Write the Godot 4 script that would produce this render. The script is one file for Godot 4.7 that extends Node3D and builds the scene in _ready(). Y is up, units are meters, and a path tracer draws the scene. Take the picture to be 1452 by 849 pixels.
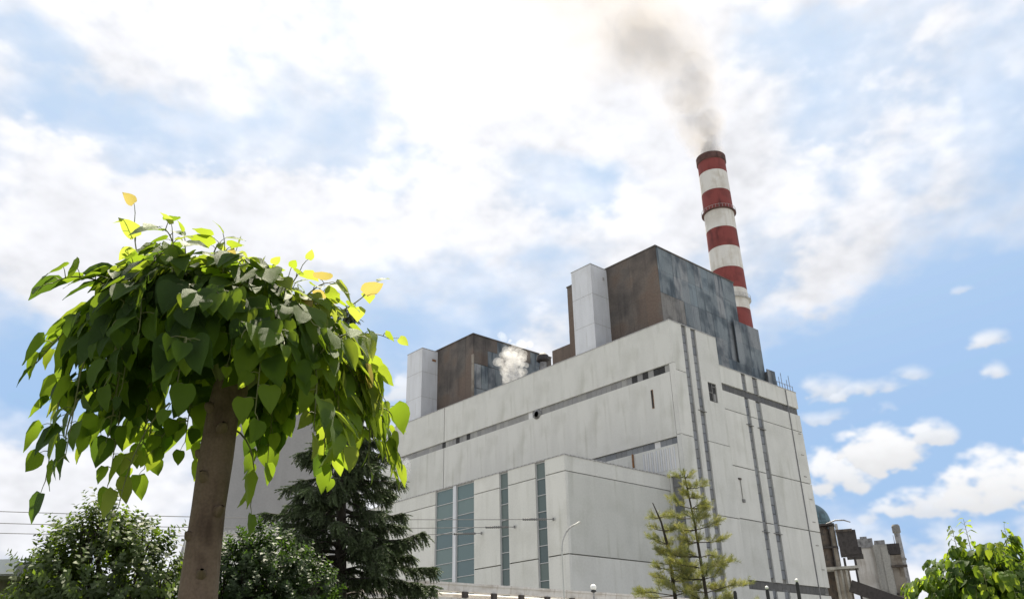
extends Node3D

const EXPOSURE := 2.6
const K0 := Vector3(26.378, 0.0, -127.296)      # ground below the near corner of the power station
const FRAME_TURN := 132.12                      # local x runs along the long facade, local z along the short one
var rng := RandomNumberGenerator.new()
var M := {}
var leaf_meshes: Array[ArrayMesh] = []
var leaf_mats: Array[StandardMaterial3D] = []


# ---------------------------------------------------------------- helpers
func lin(r: float, g: float, b: float) -> Color:
	return Color(r, g, b).linear_to_srgb()


func mat(r: float, g: float, b: float, rough := 0.8, metal := 0.0, tex: Texture2D = null, per_metre := 0.05, bump: Texture2D = null, bump_cm := 1.0) -> StandardMaterial3D:
	var m := StandardMaterial3D.new()
	m.albedo_color = lin(r, g, b)
	m.roughness = rough
	m.metallic = metal
	m.cull_mode = BaseMaterial3D.CULL_DISABLED
	if tex or bump:
		m.uv1_triplanar = true
		m.uv1_triplanar_sharpness = 6.0
		m.uv1_scale = Vector3.ONE * per_metre
	if tex:
		m.albedo_texture = tex
	if bump:
		m.heightmap_enabled = true
		m.heightmap_texture = bump
		m.heightmap_scale = bump_cm
	return m


func tag(o: Node3D, label: String, category: String, group := "", kind := "") -> Node3D:
	o.set_meta("label", label)
	if category: o.set_meta("category", category)
	if group: o.set_meta("group", group)
	if kind: o.set_meta("kind", kind)
	return o


func root(called: String, at: Vector3, turn_deg := 0.0) -> Node3D:
	var o := Node3D.new()
	o.name = called
	o.position = at
	o.rotation_degrees.y = turn_deg
	add_child(o, true)
	return o


func site(called: String, u: float, v: float) -> Node3D:
	var b := Basis(Vector3.UP, deg_to_rad(FRAME_TURN))
	return root(called, K0 + b.x * u + b.z * v, FRAME_TURN)


func st() -> SurfaceTool:
	var s := SurfaceTool.new()
	s.begin(Mesh.PRIMITIVE_TRIANGLES)
	return s


func part(parent: Node, called: String, shape, m: Material, at := Vector3.ZERO) -> MeshInstance3D:
	var o := MeshInstance3D.new()
	o.name = called
	o.mesh = shape.commit() if shape is SurfaceTool else shape
	o.material_override = m
	o.position = at
	parent.add_child(o, true)
	return o


func quad(s: SurfaceTool, a: Vector3, b: Vector3, c: Vector3, d: Vector3) -> void:   # counter-clockwise from outside
	s.set_normal((b - a).cross(c - a).normalized())
	for p in [a, c, b, a, d, c]:
		s.add_vertex(p)


func bx(s: SurfaceTool, a: Vector3, b: Vector3, t := Transform3D()) -> SurfaceTool:
	var p := []
	for i in 8:
		p.append(t * Vector3(b.x if i & 1 else a.x, b.y if i & 2 else a.y, b.z if i & 4 else a.z))
	quad(s, p[4], p[5], p[7], p[6]); quad(s, p[1], p[0], p[2], p[3])
	quad(s, p[5], p[1], p[3], p[7]); quad(s, p[0], p[4], p[6], p[2])
	quad(s, p[6], p[7], p[3], p[2]); quad(s, p[0], p[1], p[5], p[4])
	return s


func box(a: Vector3, b: Vector3) -> SurfaceTool:
	return bx(st(), a, b)


func tube(s: SurfaceTool, path: Array, radii: Array, sides := 8, cap := true) -> SurfaceTool:
	var rings := []
	var side := Vector3.ZERO
	for i in path.size():
		var t: Vector3 = (path[mini(i + 1, path.size() - 1)] - path[maxi(i - 1, 0)]).normalized()
		if side == Vector3.ZERO:
			side = t.cross(Vector3.UP if absf(t.y) < 0.9 else Vector3.RIGHT).normalized()
		side = (side - t * side.dot(t)).normalized()
		var up := t.cross(side)
		var ring := []
		for k in sides:
			var a := TAU * k / sides
			var n := side * cos(a) + up * sin(a)
			ring.append([path[i] + n * radii[i], n])
		rings.append(ring)
	for i in rings.size() - 1:
		for k in sides:
			var a = rings[i][k]; var b = rings[i][(k + 1) % sides]; var c = rings[i + 1][(k + 1) % sides]; var d = rings[i + 1][k]
			for v in [a, c, b, a, d, c]:
				s.set_normal(v[1]); s.add_vertex(v[0])
	if cap:
		for e in [0, rings.size() - 1]:
			var n: Vector3 = (path[e] - path[1 if e == 0 else e - 1]).normalized()
			for k in sides:
				s.set_normal(n)
				s.add_vertex(path[e]); s.add_vertex(rings[e][k][0]); s.add_vertex(rings[e][(k + 1) % sides][0])
	return s


func lathe(s: SurfaceTool, profile: Array, sides := 48) -> SurfaceTool:      # profile of (radius, height), upwards on the outside
	for i in profile.size() - 1:
		var p: Vector2 = profile[i]; var q: Vector2 = profile[i + 1]
		var e := (q - p).normalized()
		for k in sides:
			var a := TAU * k / sides; var b := TAU * (k + 1) / sides
			var va := Vector3(cos(a), 0, sin(a)); var vb := Vector3(cos(b), 0, sin(b))
			var na := (va * e.y + Vector3.UP * -e.x).normalized(); var nb := (vb * e.y + Vector3.UP * -e.x).normalized()
			var pts := [[va * p.x + Vector3.UP * p.y, na], [vb * p.x + Vector3.UP * p.y, nb], [vb * q.x + Vector3.UP * q.y, nb], [va * q.x + Vector3.UP * q.y, na]]
			for j in [0, 1, 2, 0, 2, 3]:
				s.set_normal(pts[j][1]); s.add_vertex(pts[j][0])
	return s


func noise(kind_seed: int, freq: float, octaves := 4) -> FastNoiseLite:
	var n := FastNoiseLite.new()
	n.noise_type = FastNoiseLite.TYPE_SIMPLEX_SMOOTH
	n.seed = kind_seed
	n.frequency = freq
	n.fractal_type = FastNoiseLite.FRACTAL_FBM
	n.fractal_octaves = octaves
	return n


func grey(n: FastNoiseLite, w: int, h: int, size: int) -> PackedByteArray:   # seamless noise, stretched to size x size
	var im := n.get_seamless_image(w, h)
	im.convert(Image.FORMAT_L8)
	im.resize(size, size, Image.INTERPOLATE_CUBIC)
	return im.get_data()


# a weathered wall: broad blotches, vertical streaks, fine grain; tint_dark is what stains turn it to
func weathered(sd: int, blotch: float, streak: float, grain: float, stain := Vector3(0.82, 0.8, 0.74), rust := 0.0) -> ImageTexture:
	var size := 512
	var a := grey(noise(sd, 0.012, 4), 256, 256, size)
	var b := grey(noise(sd + 1, 0.05, 3), 256, 24, size)
	var c := grey(noise(sd + 2, 0.12, 3), 512, 512, size)
	var d := grey(noise(sd + 3, 0.02, 3), 256, 64, size)
	var out := PackedByteArray()
	out.resize(size * size * 3)
	for i in size * size:
		var fa := a[i] / 255.0; var fb := b[i] / 255.0; var fd := d[i] / 255.0
		var dirt := clampf((0.55 - fa) * 2.0, 0, 1) * blotch + clampf((fb - 0.55) * 3.5, 0, 1) * clampf(fd * 2.0 - 0.6, 0, 1) * streak
		var g := 1.0 - grain * (c[i] / 255.0 - 0.3)
		var col := Vector3.ONE.lerp(stain, clampf(dirt, 0, 1)) * g * (0.97 + 0.06 * fd)
		if rust > 0.0:
			col = col.lerp(Vector3(1.0, 0.66, 0.45) * g, clampf((fa - 0.5) * 4.0, 0, 1) * rust)
		out[i * 3] = int(clampf(col.x, 0, 1) * 255); out[i * 3 + 1] = int(clampf(col.y, 0, 1) * 255); out[i * 3 + 2] = int(clampf(col.z, 0, 1) * 255)
	return ImageTexture.create_from_image(Image.create_from_data(size, size, false, Image.FORMAT_RGB8, out))


func bump_tex(sd: int, freq: float, w := 256, h := 256) -> ImageTexture:
	return ImageTexture.create_from_image(Image.create_from_data(256, 256, false, Image.FORMAT_L8, grey(noise(sd, freq, 4), w, h, 256)))


# ---------------------------------------------------------------- the sky: air and broken cloud by direction
# [azimuth, elevation, half width, half height, weight] in degrees: openings (negative) and banks (positive) in the cloud cover
var CLOUDS := [[-37.2, 36.8, 2.6, 1.0, -0.50], [-33.4, 33.2, 3.4, 1.3, -0.62], [-27.3, 33.2, 4.5, 1.2, -0.66], [-21.5, 35.0, 3.4, 1.5, -0.50], [-30.0, 30.0, 0.9, 2.2, -0.45], [-15.1, 39.3, 4.6, 3.1, -0.22], [-13.6, 35.8, 2.8, 2.1, -0.35], [-32.8, 18.8, 3.4, 2.6, -1.15], [-30.0, 15.6, 3.4, 1.8, -0.75], [-8.9, 23.6, 5.4, 1.9, -0.55], [-4.6, 21.7, 4.4, 1.7, -0.50], [-9.8, 20.2, 1.9, 2.4, -0.60], [2.8, 33.4, 2.7, 2.2, -0.5], [6.8, 32.2, 2.4, 1.9, -0.4], [0.2, 25.1, 3.4, 2.0, -0.4],
	[22.5, 40.1, 3.2, 1.7, -0.50], [26.8, 37.7, 2.4, 2.5, -0.60], [24.7, 33.9, 2.5, 1.8, -0.45], [30.3, 38.9, 2.0, 1.6, -0.50], [36.2, 30.8, 1.6, 3.2, -0.75], [36.2, 33.9, 1.1, 1.2, -0.30], [19.8, 27.7, 2.0, 2.8, -0.35], [31.5, 21.2, 5.4, 3.3, -1.10], [27.6, 18.0, 7.0, 3.4, -1.0], [31.7, 15.0, 4.5, 3.2, -1.10], [24.2, 14.0, 6.5, 3.2, -1.0], [28.0, 11.0, 8.0, 3.0, -0.9], [19.5, 19.0, 3.0, 3.0, -0.45], [23.9, 24.6, 2.9, 1.3, 0.45], [21.0, 22.6, 3.6, 1.2, 0.5], [-30.3, 12.4, 4.2, 2.9, 0.35], [-32.1, 26.3, 3.6, 5.0, 0.35], [-22.9, 29.0, 7.2, 2.3, 0.30], [-1.3, 29.6, 6.4, 2.4, 0.25], [-3.6, 43.2, 13.9, 5.1, 0.30]]
# separate small clouds: [azimuth, elevation of the base, half width, height, weight]
var PUFFS := [[24.2, 12.2, 3.2, 2.6, 1.0], [21.4, 10.9, 2.4, 2.6, 0.95], [27.3, 12.9, 1.8, 1.6, 0.9], [30.0, 9.2, 4.2, 3.2, 1.0], [26.6, 9.0, 3.6, 1.6, 0.9], [33.0, 10.6, 2.0, 2.0, 1.0], [32.0, 18.2, 1.2, 1.0, 0.8], [31.7, 16.2, 0.9, 1.1, 0.8], [24.0, 16.4, 3.6, 1.1, 0.75], [26.9, 16.9, 1.6, 0.9, 0.6], [21.5, 16.9, 2.4, 1.3, 0.7], [25.0, 14.9, 0.9, 0.9, 0.6], [20.9, 15.2, 2.4, 0.6, 0.55], [31.1, 21.5, 0.8, 0.5, 0.5], [22.5, 6.6, 3.4, 2.2, 0.8], [27.5, 6.8, 3.6, 1.6, 0.8], [32.5, 6.6, 3.0, 2.0, 0.8], [-8.0, 18.2, 1.3, 1.9, 0.9], [3.5, 21.8, 3.0, 2.2, 0.7]]
var sun_dir: Vector3
var n_big: FastNoiseLite
var n_fine: FastNoiseLite
var n_shade: FastNoiseLite
var n_puff: FastNoiseLite


func sky_color(az: float, el: float) -> Color:
	var ce := cos(el)
	var dir := Vector3(sin(az) * ce, sin(el), -cos(az) * ce)
	var q := dir * Vector3(1, 1.7, 1)
	var big := n_big.get_noise_3dv(q)
	var fine := n_fine.get_noise_3dv(q)
	var puff := n_puff.get_noise_3dv(q)
	var azd := rad_to_deg(az) + big * 2.2 + fine * 1.3
	var eld := rad_to_deg(el) + big * 1.2 - puff * 0.9
	var cover := 0.62 + 0.12 * smoothstep(22.0, 34.0, eld)
	if absf(azd) < 60.0 and eld < 65.0:
		for c in CLOUDS:
			var x: float = (azd - c[0]) * ce / c[2]
			if absf(x) < 2.6:
				var y: float = (eld - c[1]) / c[3]
				if absf(y) < 2.6:
					cover += c[4] * exp(-0.6 * (x * x + y * y))
	var density := cover + big * 0.50 + fine * 0.34 + puff * 0.10
	var veil := clampf(0.35 + 0.5 * n_shade.get_noise_3dv(q * 1.7) + 0.35 * fine + (cover - 0.2) * 0.25, 0.0, 0.62) * smoothstep(-0.45, 0.25, cover)
	var opacity := maxf(smoothstep(0.05, 0.75, density), veil)
	var lump := 0.0
	var under := 0.0
	if absf(azd) < 50.0 and eld < 30.0:
		var azp := rad_to_deg(az) + fine * 0.5 + puff * 0.5
		var elp := rad_to_deg(el) + puff * 0.45 + fine * 0.5
		for c in PUFFS:
			var x: float = (azp - c[0]) * ce / c[2]
			if absf(x) < 1.6:
				var y: float = (elp - c[1]) / c[3]
				var d: float = 1.0 - x * x - (y * y if y > 0.0 else y * y * 9.0) + puff * 0.9 + fine * 0.5
				var o: float = smoothstep(0.0, 0.75 if c[4] > 0.85 else 1.3, d) * c[4]
				if o > lump:
					lump = o
					under = clampf(0.55 - y, 0.0, 0.7)
	var near_sun := dir.dot(sun_dir)
	var glow := exp((near_sun - 1.0) * 9.0)
	var high := clampf(sin(el), 0, 1)
	var air := Color(0.38, 0.575, 0.87).lerp(Color(0.50, 0.665, 0.90), smoothstep(0.25, 0.6, high))
	air = air.lerp(Color(1.15, 1.18, 1.2), clampf(glow * 0.55, 0, 1))
	var thick := smoothstep(0.5, 1.5, density)
	var shade := n_shade.get_noise_3dv(q)
	var white := 0.885 + 0.20 * shade + 0.12 * puff * (1.0 - thick) + 0.10 * fine + 0.36 * glow + thick * 0.08 * (0.4 - shade)
	white = maxf(white, 0.7)
	var cloud := Color(white * 0.985, white * 0.995, white * 1.04)
	var c := air.lerp(cloud, opacity)
	var top := 1.02 - under * 0.28
	return c.lerp(Color(top * 0.99, top * 0.995, top * 1.01), lump * (1.0 - opacity))


func make_sky() -> PanoramaSkyMaterial:
	n_big = noise(11, 3.2, 4)
	n_fine = noise(23, 13.0, 5)
	n_shade = noise(37, 4.0, 4)
	n_puff = noise(53, 30.0, 4)
	var small := Image.create(1024, 512, false, Image.FORMAT_RGB8)
	for y in 512:
		var el := PI / 2 - (y + 0.5) / 512.0 * PI
		for x in 1024:
			if el > -0.02:
				small.set_pixel(x, y, to_byte(sky_color(wrapf((x + 0.5) / 1024.0 * TAU, -PI, PI), maxf(el, 0.0))))
			else:
				small.set_pixel(x, y, to_byte(Color(0.42, 0.42, 0.38)))
	small.resize(4096, 2048, Image.INTERPOLATE_CUBIC)
	for y in range(320, 1000):
		var el := PI / 2 - (y + 0.5) / 2048.0 * PI
		for x in range(-488, 488):
			small.set_pixel(posmod(x, 4096), y, to_byte(sky_color((x + 0.5) / 4096.0 * TAU, el)))
	var m := PanoramaSkyMaterial.new()
	m.panorama = ImageTexture.create_from_image(small)
	m.energy_multiplier = 2.4 / EXPOSURE
	return m


func to_byte(c: Color) -> Color:       # 2.4 is the brightest value that the picture of the sky can hold
	return Color(minf(c.r / 2.4, 1), minf(c.g / 2.4, 1), minf(c.b / 2.4, 1)).linear_to_srgb()


# ---------------------------------------------------------------- start
func _ready() -> void:
	rng.seed = 4711
	var cam := Camera3D.new()
	cam.name = "camera"
	cam.position = Vector3(0, 1.6, 0)
	cam.basis = Basis(Vector3.RIGHT, deg_to_rad(24.924)) * Basis(Vector3.BACK, deg_to_rad(-1.353))
	cam.fov = 40.07
	cam.near = 0.1
	cam.far = 4000.0
	add_child(cam)
	cam.current = true

	var sun := DirectionalLight3D.new()
	sun.name = "sun"
	var saz := deg_to_rad(-4.0); var sel := deg_to_rad(61.0)
	sun_dir = Vector3(sin(saz) * cos(sel), sin(sel), -cos(saz) * cos(sel))
	sun.light_energy = 1.5
	sun.light_color = Color(1.0, 0.96, 0.88)
	sun.light_angular_distance = 0.5
	sun.shadow_enabled = true
	add_child(sun)
	sun.look_at_from_position(sun_dir * 100.0, Vector3.ZERO)

	var we := WorldEnvironment.new()
	we.name = "world_environment"
	var env := Environment.new()
	env.background_mode = Environment.BG_SKY
	env.sky = Sky.new()
	env.sky.sky_material = make_sky()
	env.tonemap_mode = Environment.TONE_MAPPER_LINEAR
	env.tonemap_exposure = EXPOSURE
	env.sdfgi_enabled = true
	env.ssao_enabled = true
	env.ssil_enabled = true
	env.volumetric_fog_enabled = true
	env.volumetric_fog_density = 0.0
	we.environment = env
	add_child(we)

	materials()
	ground()
	power_station()
	annex()
	boiler_houses()
	chimney()
	cooling_tower()
	pale_hall()
	industrial_group()
	pipe_rack()
	kiosk()
	street_things()
	wires()
	spruce()
	pines()
	left_tree()
	dark_tree()
	make_leaves()
	mulberry()
	round_mulberry()
	smoke()


func materials() -> void:
	var facade := weathered(101, 0.45, 0.6, 0.05, Vector3(0.885, 0.885, 0.87))
	var rough := weathered(201, 0.9, 0.9, 0.2, Vector3(0.68, 0.68, 0.68))
	var rusty := weathered(301, 1.0, 0.7, 0.12, Vector3(0.64, 0.65, 0.68), 0.16)
	var slate_tex := weathered(221, 1.0, 1.0, 0.15, Vector3(0.58, 0.62, 0.66))
	var fine := bump_tex(77, 0.06)
	var ribs := bump_tex(78, 0.2, 256, 8)
	M.facade = mat(0.553, 0.558, 0.535, 0.85, 0, facade, 0.045, fine, 1.0)
	M.facade_2 = mat(0.536, 0.541, 0.52, 0.85, 0, facade, 0.038, fine, 1.0)
	M.facade_3 = mat(0.568, 0.571, 0.548, 0.85, 0, facade, 0.052, fine, 1.0)
	M.facade_grey = mat(0.47, 0.478, 0.455, 0.85, 0, facade, 0.04, fine, 1.0)
	M.band_pane = [mat(0.05, 0.05, 0.048, 0.5), mat(0.065, 0.065, 0.062, 0.5), mat(0.04, 0.04, 0.04, 0.4)]
	M.core = mat(0.16, 0.16, 0.16, 0.9)
	M.joint = mat(0.24, 0.235, 0.22, 0.9)
	M.roofing = mat(0.2, 0.2, 0.2, 0.95, 0, rough, 0.1)
	M.pane = [mat(0.14, 0.15, 0.165, 0.35), mat(0.17, 0.18, 0.195, 0.4), mat(0.115, 0.125, 0.14, 0.3), mat(0.19, 0.2, 0.21, 0.5), mat(0.15, 0.155, 0.16, 0.45)]
	M.slot_pane = [mat(0.24, 0.24, 0.235, 0.6), mat(0.20, 0.20, 0.20, 0.6), mat(0.28, 0.28, 0.27, 0.6), mat(0.22, 0.22, 0.22, 0.5)]
	M.teal_pane = [mat(0.095, 0.145, 0.15, 0.25), mat(0.115, 0.165, 0.165, 0.35), mat(0.085, 0.13, 0.14, 0.2), mat(0.105, 0.16, 0.15, 0.35)]
	M.strip_pane = [mat(0.07, 0.10, 0.098, 0.3), mat(0.09, 0.12, 0.115, 0.4), mat(0.06, 0.088, 0.09, 0.22)]
	M.dark_pane = mat(0.012, 0.012, 0.012, 0.6)
	M.white_pane = mat(0.6, 0.6, 0.6, 0.6)
	M.mullion = mat(0.40, 0.41, 0.42, 0.6)
	M.rust = mat(0.25, 0.13, 0.06, 0.9, 0, rusty, 0.5)
	M.clad_white = mat(0.56, 0.58, 0.62, 0.6, 0, weathered(401, 0.2, 0.5, 0.06, Vector3(0.85, 0.84, 0.82)), 0.06, ribs, 2.0)
	M.brown = []
	for c in [[0.122, 0.105, 0.094], [0.118, 0.103, 0.093], [0.126, 0.107, 0.095], [0.114, 0.102, 0.093], [0.13, 0.109, 0.095]]:
		M.brown.append(mat(c[0], c[1], c[2], 0.85, 0, rusty, 0.028, ribs, 3.0))
	M.slate = []
	for c in [[0.125, 0.145, 0.16], [0.115, 0.136, 0.152], [0.14, 0.155, 0.168], [0.122, 0.148, 0.168], [0.165, 0.173, 0.182], [0.105, 0.122, 0.136], [0.15, 0.16, 0.172]]:
		M.slate.append(mat(c[0] * 1.38, c[1] * 1.4, c[2] * 1.42, 0.8, 0, slate_tex, 0.05, ribs, 3.0))
	M.worn = []
	for c in [[0.15, 0.152, 0.156], [0.18, 0.178, 0.18], [0.20, 0.195, 0.19], [0.13, 0.136, 0.145]]:
		M.worn.append(mat(c[0], c[1], c[2], 0.8, 0, rough, 0.08, ribs, 3.0))
	M.red = mat(0.20, 0.040, 0.036, 0.8, 0, weathered(501, 0.7, 0.8, 0.12, Vector3(0.72, 0.70, 0.70)), 0.05)
	M.white = mat(0.60, 0.59, 0.565, 0.8, 0, weathered(511, 0.5, 0.7, 0.08, Vector3(0.84, 0.81, 0.77)), 0.05)
	M.soot = mat(0.10, 0.05, 0.045, 0.95, 0, rough, 0.1)
	M.shell = mat(0.25, 0.25, 0.253, 0.95, 0, weathered(605, 0.3, 0.3, 0.05, Vector3(0.9, 0.9, 0.9)), 0.02)
	M.concrete = mat(0.34, 0.335, 0.32, 0.9, 0, weathered(601, 0.8, 0.9, 0.15, Vector3(0.7, 0.69, 0.68)), 0.03)
	M.stained = mat(0.26, 0.235, 0.205, 0.9, 0, weathered(611, 0.7, 0.7, 0.15, Vector3(0.66, 0.62, 0.58)), 0.09)
	M.pale_wall = mat(0.66, 0.64, 0.62, 0.9, 0, weathered(621, 0.5, 0.6, 0.08, Vector3(0.8, 0.78, 0.76)), 0.08)
	M.dark_steel = mat(0.035, 0.03, 0.032, 0.7, 0, rough, 0.3)
	M.brown_steel = mat(0.075, 0.062, 0.055, 0.8, 0, rusty, 0.2)
	M.steel = mat(0.28, 0.28, 0.29, 0.55, 0.2, rough, 0.3)
	M.teal = mat(0.09, 0.17, 0.21, 0.6, 0, weathered(631, 0.8, 0.8, 0.2, Vector3(0.62, 0.6, 0.6)), 0.12)
	M.galvanised = mat(0.42, 0.42, 0.42, 0.5, 0.2, rough, 0.6)
	M.rack = mat(0.60, 0.58, 0.56, 0.7, 0, weathered(641, 0.5, 0.6, 0.1, Vector3(0.78, 0.75, 0.72)), 0.25)
	M.lamp_grey = mat(0.44, 0.45, 0.43, 0.6)
	M.black = mat(0.012, 0.012, 0.013, 0.5)
	M.white_paint = mat(0.8, 0.8, 0.78, 0.5)
	M.grass = mat(0.07, 0.10, 0.03, 1.0, 0, weathered(701, 1.0, 0.0, 0.5, Vector3(0.6, 0.6, 0.5)), 0.1)
	M.asphalt = mat(0.09, 0.09, 0.088, 0.95, 0, rough, 0.15)
	M.paving = mat(0.31, 0.315, 0.305, 0.9, 0, rough, 0.2)
	M.bark = mat(0.155, 0.108, 0.082, 0.9, 0, weathered(711, 0.9, 0.5, 0.2, Vector3(0.66, 0.62, 0.6)), 1.2, bump_tex(79, 0.09, 256, 60), 0.8)
	M.dark_bark = mat(0.05, 0.04, 0.032, 0.95, 0, rough, 2.0)
	M.twig = mat(0.14, 0.15, 0.06, 0.7)


func ground() -> void:
	var g := part(self, "ground", box(Vector3(-900, -0.5, -900), Vector3(900, 0, 900)), M.paving)
	tag(g, "pale paved ground of the works yard reaching to the horizon", "ground", "", "structure")
	var lawn := part(self, "lawn", box(Vector3(-40, 0.0, -26), Vector3(30, 0.04, 6)), M.grass)
	tag(lawn, "strip of lawn that the foreground trees grow from", "lawn", "", "structure")
	var road := part(self, "road", box(Vector3(-70, 0.0, -37), Vector3(60, 0.03, -27)), M.asphalt)
	tag(road, "asphalt road between the lawn and the pipe rack", "road", "", "structure")


# ---------------------------------------------------------------- power station
func face_u(p: Node, list: Array, mats: Array, v0: float, v1: float, called := "facade_panel") -> void:    # panels on the long facade: [u0, u1, y0, y1]
	for i in list.size():
		var r = list[i]
		part(p, called, box(Vector3(r[0], r[2], v0), Vector3(r[1], r[3], v1)), mats[i % mats.size()])


func face_v(p: Node, list: Array, mats: Array, u0: float, u1: float, called := "facade_panel") -> void:    # panels on the short facade: [v0, v1, y0, y1]
	for i in list.size():
		var r = list[i]
		part(p, called, box(Vector3(u0, r[2], r[0]), Vector3(u1, r[3], r[1])), mats[i % mats.size()])


func power_station() -> void:
	var b := site("power_station_building", 0, 0)
	tag(b, "huge pale panelled power station block with long window slots and vertical louvre strips", "building")
	var s := st()
	bx(s, Vector3(0.5, 0, 0.5), Vector3(86, 55.4, 13.0))
	bx(s, Vector3(0.5, 0, 13.0), Vector3(86, 50.3, 38.0))
	part(b, "wall", s, M.joint)
	s = st()
	bx(s, Vector3(0.6, 55.4, 0.6), Vector3(86, 55.7, 12.9)); bx(s, Vector3(0.6, 50.3, 13.3), Vector3(86, 50.6, 38.0))
	part(b, "roof", s, M.roofing)
	var f := [M.facade, M.facade_2, M.facade_3]
	# long facade
	face_u(b, [[0, 62.2, 48.75, 56.3], [62.42, 86, 48.75, 56.3], [0.98, 62.2, 36.45, 47.35], [62.42, 86, 36.45, 47.35], [0, 0.9, 0, 36.62], [0, 0.9, 36.7, 48.68],
		[2.95, 62.2, 30.3, 35.3], [62.42, 86, 30.3, 35.3], [0.98, 2.93, 30.3, 35.3], [2.95, 86, 0, 30.22]], f, 0.0, 0.5)
	var w := BoxMesh.new(); w.size = Vector3(1.16, 1.34, 0.1)
	var open := [1, 2, 4, 6, 44, 47, 51]
	for i in 71:
		var m: Material = M.slot_pane[rng.randi() % 4]
		if i in open: m = M.dark_pane
		if i == 26 or i == 28: m = M.white_pane
		part(b, "pane", w, m, Vector3(1.5 + i * 1.2, 48.05, 0.36))
	# the round fan and hoods that sit in the long slot
	part(b, "fan_hood", lathe_turned(0.95, 0.5, 20), M.galvanised, Vector3(32.9, 47.75, 0.1))
	w = BoxMesh.new(); w.size = Vector3(1.16, 1.0, 0.1)
	for i in 24:
		part(b, "pane", w, M.white_pane if i == 3 else M.pane[rng.randi() % 5], Vector3(1.55 + i * 1.2, 35.87, 0.36))
	for i in 15:
		part(b, "rib", box(Vector3(1.6 + i * 0.45, 31.4, -0.07), Vector3(1.82 + i * 0.45, 34.9, 0.0)), M.white_pane if i % 2 else M.clad_white)
	part(b, "drain_pipe", tube(st(), [Vector3(10.2, 30.3, -0.16), Vector3(10.2, 35.3, -0.16)], [0.16, 0.16], 8), M.rust)
	w = BoxMesh.new(); w.size = Vector3(1.8, 1.8, 0.1)
	for i in 16:
		part(b, "pane", w, M.pane[rng.randi() % 5], Vector3(1.95, 1.0 + i * 1.9, 0.4))
	var win := part(b, "window", box(Vector3(4.78, 42.0, -0.08), Vector3(5.22, 45.2, -0.002)), M.rust)
	part(win, "pane", box(Vector3(4.84, 42.1, -0.11), Vector3(5.16, 45.1, -0.085)), M.dark_pane)
	part(b, "coping", box(Vector3(-0.08, 56.3, -0.08), Vector3(86.1, 56.42, 0.62)), M.galvanised)
	# short facade
	face_v(b, [[0.5, 3.25, 0, 24.6], [0.5, 3.25, 24.72, 36.55], [0.5, 3.25, 36.67, 47.5], [0.5, 3.25, 47.62, 56.3], [4.58, 5.85, 0, 56.3],
		[7.25, 13.2, 0, 24.6], [7.25, 13.2, 24.72, 36.55], [7.25, 13.2, 36.65, 43.85], [7.25, 9.05, 43.85, 47.25], [11.45, 13.2, 43.85, 47.25], [7.25, 13.2, 47.25, 56.3]], f, 0.0, 0.5)
	for c in [[13.21, 19.75], [21.1, 23.25], [24.95, 34.32], [34.5, 38.3]]:
		for r in [[48.0, 51.2], [43.34, 46.6], [33.56, 43.2], [24.86, 33.4], [15.3, 24.7], [0, 13.9]]:
			face_v(b, [[c[0], c[1], r[0], r[1]]], [f[rng.randi() % 3]], 0.0, 0.5)
	part(b, "coping", box(Vector3(-0.08, 51.2, 13.22), Vector3(0.62, 51.32, 38.4)), M.galvanised)
	part(b, "coping", box(Vector3(-0.08, 56.3, 0.63), Vector3(0.62, 56.42, 13.2)), M.galvanised)
	face_u(b, [[0.5, 86, 50.6, 56.3]], f, 12.9, 13.2)
	face_u(b, [[0.5, 86, 0, 51.2]], f, 38.0, 38.3)
	face_v(b, [[0.5, 13.2, 0, 56.3], [13.2, 38.3, 0, 51.2]], f, 86.0, 86.4)
	for k in [[3.28, 4.54, 56.2, 1.53], [5.9, 7.2, 56.2, 1.53], [19.8, 21.05, 51.1, 1.53], [23.3, 24.9, 51.1, 1.53]]:
		w = BoxMesh.new(); w.size = Vector3(0.1, k[3] - 0.1, k[1] - k[0])
		var n := int(k[2] / k[3])
		for i in n:
			var y: float = k[2] - (i + 0.5) * k[3]
			if k[0] > 13 and (absf(y - 47.3) < 0.9 or absf(y - 14.6) < 0.9):
				continue
			part(b, "pane", w, M.pane[rng.randi() % 5], Vector3(0.3, y, (k[0] + k[1]) / 2))
		if k[0] > 4.8: 
			for yy in [41.5, 23.2]:
				part(b, "ledge", box(Vector3(-0.12, yy, k[0] - 0.6), Vector3(0.28, yy + 0.1, k[1] + 0.4)), M.core)
	w = BoxMesh.new(); w.size = Vector3(0.1, 1.22, 1.2)
	for i in 20:
		part(b, "pane", w, M.band_pane[rng.randi() % 3], Vector3(0.3, 47.3, 13.9 + i * 1.24))
		part(b, "pane", w, M.band_pane[rng.randi() % 3], Vector3(0.3, 14.6, 13.9 + i * 1.24))
	win = part(b, "window", box(Vector3(0.2, 43.9, 9.1), Vector3(0.26, 47.2, 11.4)), M.dark_pane)
	part(win, "frame", bx(bx(box(Vector3(0.1, 43.86, 10.2), Vector3(0.19, 47.24, 10.34)), Vector3(0.1, 45.4, 9.06), Vector3(0.185, 45.55, 10.2)), Vector3(0.1, 46.6, 10.34), Vector3(0.185, 46.72, 11.44)), M.core)
	part(win, "sash", box(Vector3(0.1, 44.0, 10.5), Vector3(0.18, 45.4, 11.1)), M.slot_pane[1])
	part(b, "vent", box(Vector3(-0.25, 27.5, 14.6), Vector3(0.0, 28.0, 15.2)), M.core)
	part(b, "vent", box(Vector3(-0.2, 31.2, 14.3), Vector3(0.0, 31.5, 15.0)), M.brown_steel)
	part(b, "drain_pipe", tube(st(), [Vector3(-0.1, 28.0, 14.75), Vector3(-0.1, 31.2, 14.75)], [0.06, 0.06], 6), M.joint)
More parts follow.
